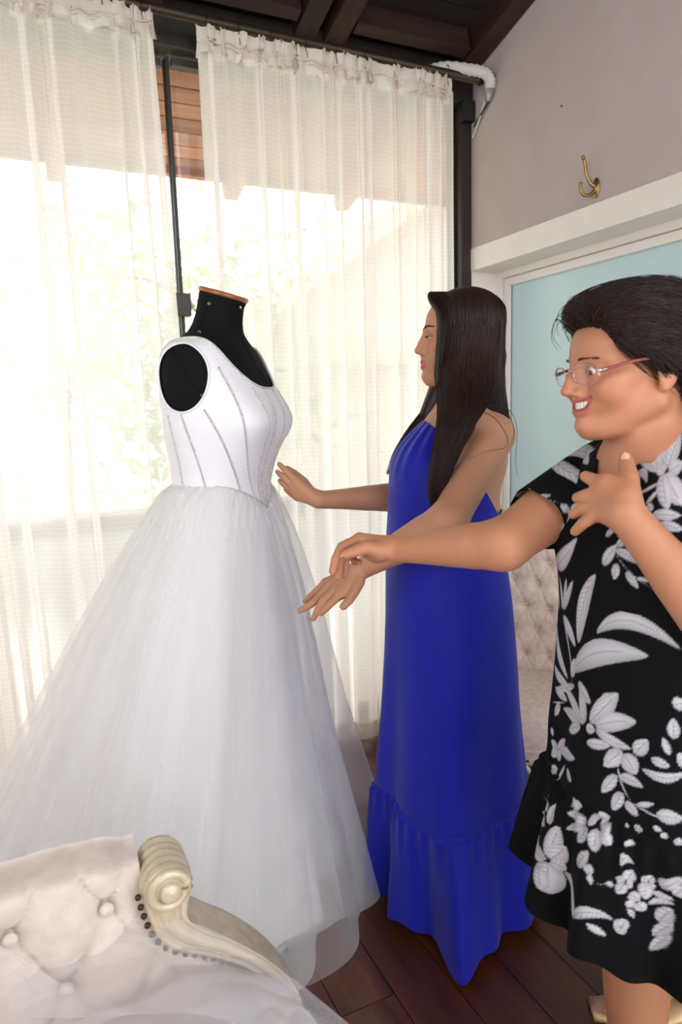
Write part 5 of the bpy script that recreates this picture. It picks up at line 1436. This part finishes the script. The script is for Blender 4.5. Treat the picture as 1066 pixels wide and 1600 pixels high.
# ---- dress: parametric trunk, skirt and flounce in the body frame
EZ = np.array([.40, .47, .56, .66, .715, .735, .80, .88, .96, 1.04, 1.12, 1.165, 1.215, 1.258, 1.292, 1.322, 1.347, 1.370, 1.41])
EC = np.array([0, 0, 0, 0, 0, 0, 0, 0, 0, 0, 0, 0, 0, -.004, -.010, -.018, -.026, -.030, -.032])
EW = np.array([.236, .235, .234, .230, .224, .219, .215, .202, .190, .182, .180, .180, .180, .178, .170, .146, .112, .084, .074])
EF = np.array([.206, .204, .196, .184, .174, .168, .160, .150, .145, .145, .150, .150, .140, .124, .108, .092, .078, .066, .060])
EB = np.array([.226, .222, .214, .202, .190, .184, .172, .156, .142, .134, .132, .132, .130, .126, .118, .104, .088, .074, .066])
def eld_R(th, z):
    a = cinterp(z, EZ, EW); f = cinterp(z, EZ, EF); b = cinterp(z, EZ, EB); co, si = np.cos(th), np.sin(th)
    a = a * (1 - .17 * sstep(1.0, .70, z) * sstep(.15, -.5, si)); d = np.where(co > 0, f, b); n = 2.2
    r = (np.abs(co / d) ** n + np.abs(si / a) ** n) ** (-1 / n)
    r = r + np.exp(-((z - 1.17) / .06) ** 2) * (np.exp(-((np.abs(th) - .5) / .38) ** 2) * .012 - np.exp(-(th / .22) ** 2) * .004)
    lo = sstep(1.05, .74, z)
    r = r + lo * (.007 * np.sin(4 * th + .4) + .006 * np.sin(7 * th + 2.2 - 2 * z))
    zg = .728 + .006 * np.sin(3 * th); fl = sstep(zg + .003, zg - .012, z); dep = np.clip((zg - z) / .26, 0, 1)
    r = r + fl * (.008 + .012 * dep + .0045 * np.exp(-dep * 6) * np.sin(46 * th + 2 * np.sin(3 * th)) + (.004 + .026 * dep) * np.sin(9 * th + 2.5 + .8 * np.sin(2 * th + .5)) + .010 * dep * np.sin(17 * th + 1.1))
    r = r - .004 * np.exp(-((z - zg) / .006) ** 2)
    return r
NA, NZ2 = 580, 450
ta = np.linspace(-np.pi, np.pi, NA, endpoint=False); zs_ = 1.405 - (1.405 - .41) * np.linspace(0, 1, NZ2)
TA_, ZA_ = np.meshgrid(ta, zs_, indexing='ij'); RA_ = eld_R(TA_, ZA_)
def eld_pt(th, z, off=0.):
    R_ = eld_R(th, z) + off; return PE.o + np.stack([R_ * np.cos(th) + cinterp(z, EZ, EC), R_ * np.sin(th), z], -1) @ PE.R.T
V = eld_pt(TA_, ZA_).reshape(-1, 3); Fq = grid_faces(NA, NZ2, wrap_u=True)[:, ::-1]
tz = np.stack([TA_.ravel(), ZA_.ravel()], 1)
L = PE.inv(V)
hem = L[:, 2] - (.505 + .010 * np.sin(9 * tz[:, 0] + 2.5 + .8 * np.sin(2 * tz[:, 0] + .5)) + .010 * np.sin(tz[:, 0] + 2))
vne = np.where(L[:, 0] > -.05, np.maximum(np.abs(L[:, 1]) - .082 * np.clip((L[:, 2] - 1.215) / .155, 0, 2) ** .85, 1.215 - L[:, 2]), 1)
na_ = nrm(HE(-.034, 0, -.115) - NB); qn = V - NB; dn_ = np.linalg.norm(qn - (qn @ na_)[:, None] * na_, axis=1)
vne = np.minimum(vne, np.where(L[:, 2] > 1.30, dn_ - .076, 1))
VT = np.concatenate([V, tz], 1)
VT, Fq, _ = cut_mesh(VT, Fq, np.minimum(hem, vne))
V = VT[:, :3]; tz = VT[:, 3:]
SLV = []
for Sx, Ex, nm in ((S_R, E_R, 1), (S_L, E_L, -1)):
    d = nrm(Ex - Sx); n_ = nrm(np.cross(d, [0, 0, 1])); b_ = np.cross(n_, d)
    tt = np.linspace(0, 1, 70); aa = np.linspace(0, 2 * np.pi, 150, endpoint=False); Tt, Aa = np.meshgrid(tt, aa, indexing='ij')
    Ls = .205 if nm == 1 else .17
    rr_ = .0655 - .0045 * Tt + .0025 * np.sin(5 * Aa + 1) * Tt - .010 * (1 - Tt) ** 6
    P_ = Sx + d * (-.040 + (Ls + .040) * Tt)[..., None] + rr_[..., None] * (np.cos(Aa)[..., None] * n_ + np.sin(Aa)[..., None] * b_)
    SLV.append((P_.reshape(-1, 3), grid_faces(70, 150, wrap_v=True), np.stack([nm * 20 + Aa.ravel() * .065, Tt.ravel() * .195], 1)))
#PRINT
# flowered print: leaves and petals as (u0, z0, u1, z1, half width, bend) in millimetres on the cloth
LEAVES = [(-285,600,-320,660,18,0),(-280,600,-255,655,18,0),(-275,595,-235,600,16,0),(-285,590,-300,530,20,0),(-270,590,-245,550,16,0),(-295,600,-335,605,15,0),(-270,690,-285,725,8,0),(-250,700,-240,735,9,0),(-300,700,-320,725,8,0),(-345,560,-375,600,12,0),(146,1292,68,1313,11,0),(142,1293,60,1338,13,0),(143,1296,102,1352,16,0),(150,1295,157,1350,14,0),(154,1291,175,1304,12,0),
    (149,1288,182,1244,16,0),(144,1287,161,1237,13,0),(147,1288,132,1299,10,0),(-197,1303,-195,1287,6,0),(-197,1303,-116,1290,7,0),
    (-197,1303,-156,1313,6,0),(86,1286,118,1273,7,-7),(107,1255,147,1277,3,0),(126,1243,144,1266,4,0),(127,1241,139,1236,7,0),
    (-91,1161,-44,1232,16,-6),(-128,1108,-22,1173,16,15),(-98,1032,-104,1091,9,0),(-94,1033,-61,1096,8,0),(-88,1034,-35,1098,8,0),
    (-122,1025,-144,1063,6,0),(-23,992,39,1123,18,-13),(37,1025,187,1031,15,-33),(-39,938,142,1012,23,-19),(-97,1025,-42,911,3,-7),
    (-92,1021,-34,981,13,-3),(-148,987,-66,913,12,7),(-136,912,-65,902,10,5),(61,1144,88,1180,10,0),(90,1151,83,1124,8,0),(86,1172,126,1156,8,-3),
    (105,1141,124,1116,7,0),(121,1133,144,1130,4,0),(150,1118,169,1111,7,0),(87,1167,164,1110,1,7),(63,1189,82,1208,6,0),(88,1178,104,1192,7,0),
    (139,1229,180,1230,9,0),(152,1217,184,1210,8,0),(-32,911,-115,874,8,0),(-15,923,37,904,11,0),(62,912,76,933,9,0),(26,866,-76,892,12,0),
    (28,869,-6,922,13,0),(41,875,93,938,18,0),(54,873,128,903,16,-3),(15,863,-76,853,11,0),(17,858,-37,828,11,0),(33,863,54,865,9,0),
    (55,867,122,857,9,3),(-117,876,-63,872,9,0),(-48,922,-35,959,12,0),(40,840,86,850,9,0),(107,849,78,815,14,0),(112,846,132,821,16,0),
    (128,852,147,880,12,0),(101,828,127,775,2,5),(127,775,194,769,2,3),(101,808,78,771,10,0),(105,807,144,806,9,-3),(112,784,98,749,10,0),
    (118,772,138,757,9,0),(136,774,159,787,5,0),(163,771,194,777,12,0),(180,944,197,951,11,0),(182,893,181,924,9,0),(177,867,168,892,6,0),
    (141,833,197,847,8,9),(153,854,178,850,8,0),(186,862,200,865,12,0),(-85,770,-112,773,10,0),(-85,770,-52,803,10,0),(-85,770,-107,746,10,0),
    (-84,768,-71,753,12,0),(-81,772,17,801,11,0),(-100,722,-74,736,9,0),(-37,762,-66,719,6,0),(-15,766,14,759,8,0),(-92,856,-106,826,9,0),
    (-120,846,-70,866,2,0),(-114,798,-106,785,8,0),(-25,685,-62,691,10,0),(-7,674,-5,710,10,0),(-13,668,-94,637,9,0),(-12,672,-95,669,1,0),
    (5,620,-90,614,16,0),(7,624,13,682,16,0),(11,622,29,654,16,0),(8,615,14,561,22,0),(1,616,-40,615,11,0),(11,619,32,614,14,0),(-3,600,6,563,12,0),
    (65,718,27,715,9,0),(62,713,28,686,7,0),(69,715,55,681,9,0),(77,722,69,731,8,0),(82,718,85,685,11,0),(89,720,106,704,10,0),(91,723,103,721,9,0),
    (87,723,95,731,7,0),(61,648,77,683,9,0),(77,664,86,651,8,0),(83,651,88,638,5,0),(31,730,45,731,9,0),(24,737,37,726,6,0),(121,681,138,689,8,-10),
    (123,713,138,717,5,-2),(120,736,125,733,4,0),(133,738,146,738,7,0),(128,658,117,661,8,0),(128,656,119,637,8,0),(130,660,136,679,9,0),
    (130,657,138,657,8,0),(88,645,111,648,1,3),(105,647,115,647,5,0),(155,670,148,675,7,0),(155,670,162,678,7,0),(153,668,153,640,10,0),
    (157,667,161,658,7,0),(134,644,147,636,10,0),(143,632,153,621,10,0),(134,612,141,616,8,0),(132,621,140,634,6,0),(168,679,183,671,9,0),
    (161,652,184,657,6,0),(157,633,186,651,5,-3),(169,609,182,642,10,0),(164,582,184,619,8,0),(171,667,194,694,8,0),(184,664,195,681,8,0),
    (127,589,120,596,8,0),(127,589,132,602,8,0),(127,588,124,577,8,0),(128,588,133,585,8,0),(30,609,70,572,11,-7),(69,574,118,595,9,-12),
    (89,578,111,566,6,0),(161,555,183,598,7,0),(169,739,177,747,5,0),(185,741,195,737,7,0),(159,751,170,749,5,0),(74,735,95,734,5,0)]
def print_cols(u, v):
    base = np.array(lin((10, 10, 13))[:3]); C = np.repeat(base[None], len(u), 0)
    if len(u) and np.abs(u).max() > 2:                  # the sleeves carry a smaller cutting of the same print
        s = np.sign(u.mean()); u = (u - s * 20) * 1.0 - .02; v = v + (.93 if s > 0 else .80)
    hi = np.array(lin((212, 208, 214))[:3]); lo_ = np.array(lin((104, 100, 110))[:3])
    rr = np.random.default_rng(3)
    for sh in (0., .40, -.40):
        for (a, b, c, d, w, bd) in LEAVES:
            p0 = np.array([a * .001 + sh, b * .001 + (.03 if sh else 0)]); p1 = np.array([c * .001 + sh, d * .001 + (.03 if sh else 0)]); w = w * .001; bd = bd * .001
            k0 = rr.uniform(0, 6.28)
            if sh and (p0[0] < -.60 or p0[0] > .60 or abs(p0[0]) < .215 ): continue
            L_ = np.linalg.norm(p1 - p0)
            if L_ < .004: continue
            e = max(w, abs(bd)) + .01
            m = (u > min(p0[0], p1[0]) - e) & (u < max(p0[0], p1[0]) + e) & (v > min(p0[1], p1[1]) - e) & (v < max(p0[1], p1[1]) + e)
            ii = np.nonzero(m)[0]
            if len(ii) == 0: continue
            t = (p1 - p0) / L_; n = np.array([-t[1], t[0]])
            q0 = u[ii] - p0[0]; q1 = v[ii] - p0[1]
            s = (q0 * t[0] + q1 * t[1]) / L_; dd = q0 * n[0] + q1 * n[1]
            sc_ = np.clip(s, 0, 1); dd = dd + bd * 4 * sc_ * (1 - sc_)
            pw = w * (np.sin(np.pi * sc_ ** .85) ** .62 * .95 + .05)
            wob = .0005 * np.sin(s * L_ * 1400 + k0)
            ed = (pw - np.abs(dd) + wob) / .0014
            a_ = np.clip(ed, 0, 1) * ((s > -.01) & (s < 1.01))
            x = dd / np.maximum(pw, 1e-5)
            hatch = .5 + .5 * np.sin((s * L_ + .35 * np.abs(dd)) * 1900 + k0)
            shade = np.clip(.85 - .45 * np.abs(x - .15) + .25 * np.sin(s * 3.1), 0, 1) * (.62 + .38 * hatch)
            col = lo_ + (hi - lo_) * shade[:, None]
            C[ii] = C[ii] * (1 - a_[:, None]) + col * a_[:, None]
            if w > .006:                                      # dark vein
                g = np.exp(-(dd / .0011) ** 2) * a_ * .45 * (s < .8)
                C[ii] = C[ii] * (1 - g[:, None]) + base * g[:, None]
    return C
Vd = [V]; Fd = [Fq]; off = len(V)
for P_, F_, t_ in SLV: Vd.append(P_); Fd.append(F_ + off); off += len(P_)
Vd = np.concatenate(Vd); Fd = np.concatenate(Fd)
cols_d = np.concatenate([print_cols(tz[:, 0] * .18, tz[:, 1])] + [print_cols(t_[:, 0], t_[:, 1]) for _, _, t_ in SLV])
m_print = mat_attr('black_flowered_jersey', .85, spec=.15)
dress_e = pyobj('dress', Vd, Fd, m_print, wE, cols=cols_d)
dress_e['label'] = 'black knee-length dress printed with white flowers and leaves'
# sandals
for heel, toe in ((np.array([.985, .790, 0.]), np.array([.775, .835, 0.])), (np.array([1.275, .915, 0.]), np.array([1.090, 1.025, 0.]))):
    sd = empty('sandal', (0, 0, 0)); sd.parent = wE; sd.matrix_parent_inverse = Matrix.LocRotScale(wE.location, wE.rotation_euler, None).inverted()
    d = nrm(toe - heel); sv = np.array([-d[1], d[0], 0]); Lf = np.linalg.norm(toe - heel) + .03
    sole = []
    for t in np.linspace(0, 1, 14):
        c = heel - d * .018 + d * Lf * t; w = .028 + .017 * math.sin(math.pi * min(1, t * 1.05)); z = .014 + .03 * (1 - sstep(.1, .6, t))
        sole += [c - sv * w + [0, 0, z], c + sv * w + [0, 0, z], c + sv * w + [0, 0, .001], c - sv * w + [0, 0, .001]]
    pyobj('sole', sole, [tuple(f) for f in grid_faces(14, 4, wrap_v=True)] + [(0, 1, 2, 3), (55, 54, 53, 52)], m_gold, sd)
    for f, hgt in ((.70, .060), (.52, .085)):
        c = heel + d * Lf * f
        tube('strap', catmull([c - sv * .046 + [0, 0, .01], c - sv * .036 + [0, 0, hgt * .75], c + [0, 0, hgt], c + sv * .036 + [0, 0, hgt * .75], c + sv * .046 + [0, 0, .01]], 22), .006, m_gold, sd, 8)
    for q in sd.children: q.matrix_parent_inverse = Matrix.Identity(4)

# ---- hair: short, full, swept back
Hm = Body()
def HEe(c, r, k=.02, op='+'): Hm.ell(HE(*c), np.array(r) * HE.sc, k, op, HE.R)
HEe((-.040, 0, .050), (.098, .090, .094)); HEe((.020, 0, .100), (.072, .072, .040)); HEe((.010, .052, .080), (.060, .034, .042)); HEe((.010, -.052, .080), (.060, .034, .042)); HEe((.020, .066, .042), (.040, .018, .030)); HEe((.020, -.066, .042), (.040, .018, .030))
HEe((-.025, .062, .022), (.050, .026, .045)); HEe((-.025, -.062, .022), (.050, .026, .045)); HEe((-.075, 0, -.035), (.044, .066, .075))
V, Fq = Hm.mesh(.004)
hairE = pyobj('hair', V, Fq, m_hair, wE)
r = np.random.default_rng(31); cen = HE(-.030, 0, .045)
def shell(D, off):
    """points on the hair mass along directions D (n, 3) from the centre, plus off"""
    lo_ = np.full(len(D), .02); hi_ = np.full(len(D), .26)
    for _ in range(14):
        m_ = (lo_ + hi_) / 2; e = Hm.eval(cen + D * m_[:, None]); lo_ = np.where(e < 0, m_, lo_); hi_ = np.where(e < 0, hi_, m_)
    return cen + D * (lo_ + off)[:, None]
hl = catmull([(.096, -.050, .066), (.104, -.02, .072), (.104, .02, .072), (.092, .045, .064), (.064, .066, .044), (.036, .080, .026), (.014, .088, .012), (-.030, .086, .006), (-.050, .078, -.02)], 200)
def swept(n, seed, lift, m=14, r0=0, r1=1.0):
    rr = np.random.default_rng(seed); out = []
    a = rr.uniform(r0, r1, n); st = hl[(a * 199).astype(int)] - np.array([-.030, 0, .045]); st = st / np.linalg.norm(st, axis=1, keepdims=True)
    adv = rr.uniform(0, .55, n) ** 1.3
    en = np.stack([np.full(n, -1.0), np.where(st[:, 1] > -.2, .35, -.2) + rr.normal(size=n) * .35, -.35 + rr.normal(size=n) * .3 - .3 * a], 1); en /= np.linalg.norm(en, axis=1, keepdims=True)
    top = np.array([.1, 0, 1.]); le = rr.uniform(.45, .8, n); ph = rr.uniform(0, 6.28, (n, 2)); wv = rr.uniform(.02, .05, n)
    P = []
    for j in range(m):
        t = (adv + (1 - adv) * le * j / (m - 1))[:, None]
        lift_top = (1 - a)[:, None] * .55
        D = st * (1 - t) ** 1.2 + en * t ** 1.2 + top * (t * (1 - t)) * 2 * lift_top
        D += np.stack([np.zeros(n), np.sin(t[:, 0] * 9 + ph[:, 0]) * wv, np.sin(t[:, 0] * 8 + ph[:, 1]) * wv], 1)
        D = D / np.linalg.norm(D, axis=1, keepdims=True)
        P.append(shell(D @ HE.R.T, lift + .006 * np.sin(t[:, 0] * 5 + ph[:, 0]) * np.minimum(1, t[:, 0] * 4)))
    return np.array(P).transpose(1, 0, 2)
s1 = swept(4200, 41, .0025); s2 = swept(700, 42, .007)
strands('hair_strands', np.concatenate([s1, s2]), r.uniform(.0003, .0008, 4900), m_hair, hairE)
def nape(n, seed):
    rr = np.random.default_rng(seed); out = []
    for i in range(n):
        y = rr.uniform(-.078, .084); x = -.055 - .06 * math.sqrt(max(0, 1 - (y / .09) ** 2)) + rr.uniform(-.006, .014); z1 = -.115 + rr.normal() * .010 - .006
        out.append(catmull([HE(x + .01, y * 1.06, .03), HE(x - .004, y * 1.08, -.02), HE(x + .006, y * 1.04, -.075), HE(x + .020, y * 1.0, z1)], 11))
    return np.array(out)
strands('nape_hair', nape(1000, 51), r.uniform(.0004, .0010, 1000), m_hair, hairE)
d0 = 1.055
wis = [[(884, 512), (872, 498), (864, 512), (866, 530), (877, 545)], [(883, 508), (869, 500), (862, 520), (864, 536), (872, 548)], [(886, 505), (874, 494), (866, 505), (868, 522)], [(900, 478), (882, 478), (872, 492), (870, 508)],
       [(905, 470), (890, 470), (880, 482), (876, 496)], [(890, 500), (878, 490), (870, 497), (871, 512)], [(910, 462), (893, 464), (884, 476)], [(888, 508), (876, 503), (870, 512), (873, 526)]]
strands('loose_strands', np.array([catmull([at(x, y, d0) for x, y in w_], 22) for w_ in wis]), .0007, m_hair, hairE)

# ---- glasses
m_rim = mat('silver_pink_metal', (196, 168, 164), .25, metal=.8); m_tem = mat('wine_temple', (140, 52, 56), .35); m_lens = mat_glass('spectacle_lens', (.97, .975, .97), .045)
gl = empty('eyeglasses', tuple(HE(.1, 0, 0)), label='half rimless glasses with wine red temples on the older woman', cat='glasses')
def keepw(o): o.matrix_parent_inverse = Matrix.Translation(gl.location).inverted(); return o
for s in (-1, 1):
    c = (.1005, s * .0385, -.0055); tilt = .10
    def lp(a, k=1.0):
        y = .0255 * math.copysign(abs(math.cos(a)) ** .75, math.cos(a)) * k; z = .0165 * math.copysign(abs(math.sin(a)) ** .75, math.sin(a)) * k
        return HE(c[0] - .0035 * (y / .0255) * s * 1.6 - abs(y) * .02 + z * tilt, c[1] + y, c[2] + z)
    aa = np.linspace(0, 2 * np.pi, 41)
    rows = [[lp(a, k) for a in aa[:-1]] for k in (1, .66, .33, .01)]
    keepw(pyobj('lens', np.array(rows).reshape(-1, 3), grid_faces(4, 40, wrap_v=True), m_lens, gl))
    keepw(tube('rim', np.array([lp(a, 1.01) for a in np.linspace(-.15, np.pi + .15, 40)]), .0013, m_rim, gl, 6))
    keepw(tube('lower_wire', np.array([lp(a, 1.0) for a in np.linspace(np.pi + .15, 2 * np.pi - .15, 40)]), .0005, m_rim, gl, 5))
    ho = lp(.25 if s > 0 else np.pi - .25, 1.02)
    keepw(tube('temple', catmull([ho, HE(.082, s * .0705, .002), HE(.045, s * .082, .010), HE(.005, s * .088, .012)], 30), np.linspace(.0030, .0020, 30), m_tem, gl, 8, squash=.5))
    keepw(tube('hinge', [ho, HE(.090, s * .0665, .000), HE(.082, s * .0705, .002)], [.0030, .0034, .0028], m_rim, gl, 8))
    keepw(tube('nose_pad', [HE(.1045, s * .0125, -.008), HE(.1025, s * .0118, -.013)], .0016, m_rim, gl, 6))
keepw(tube('bridge', catmull([HE(.1045, -.0095, -.004), HE(.1075, -.004, -.001), HE(.1075, .004, -.001), HE(.1045, .0095, -.004)], 16), .0012, m_rim, gl, 6))
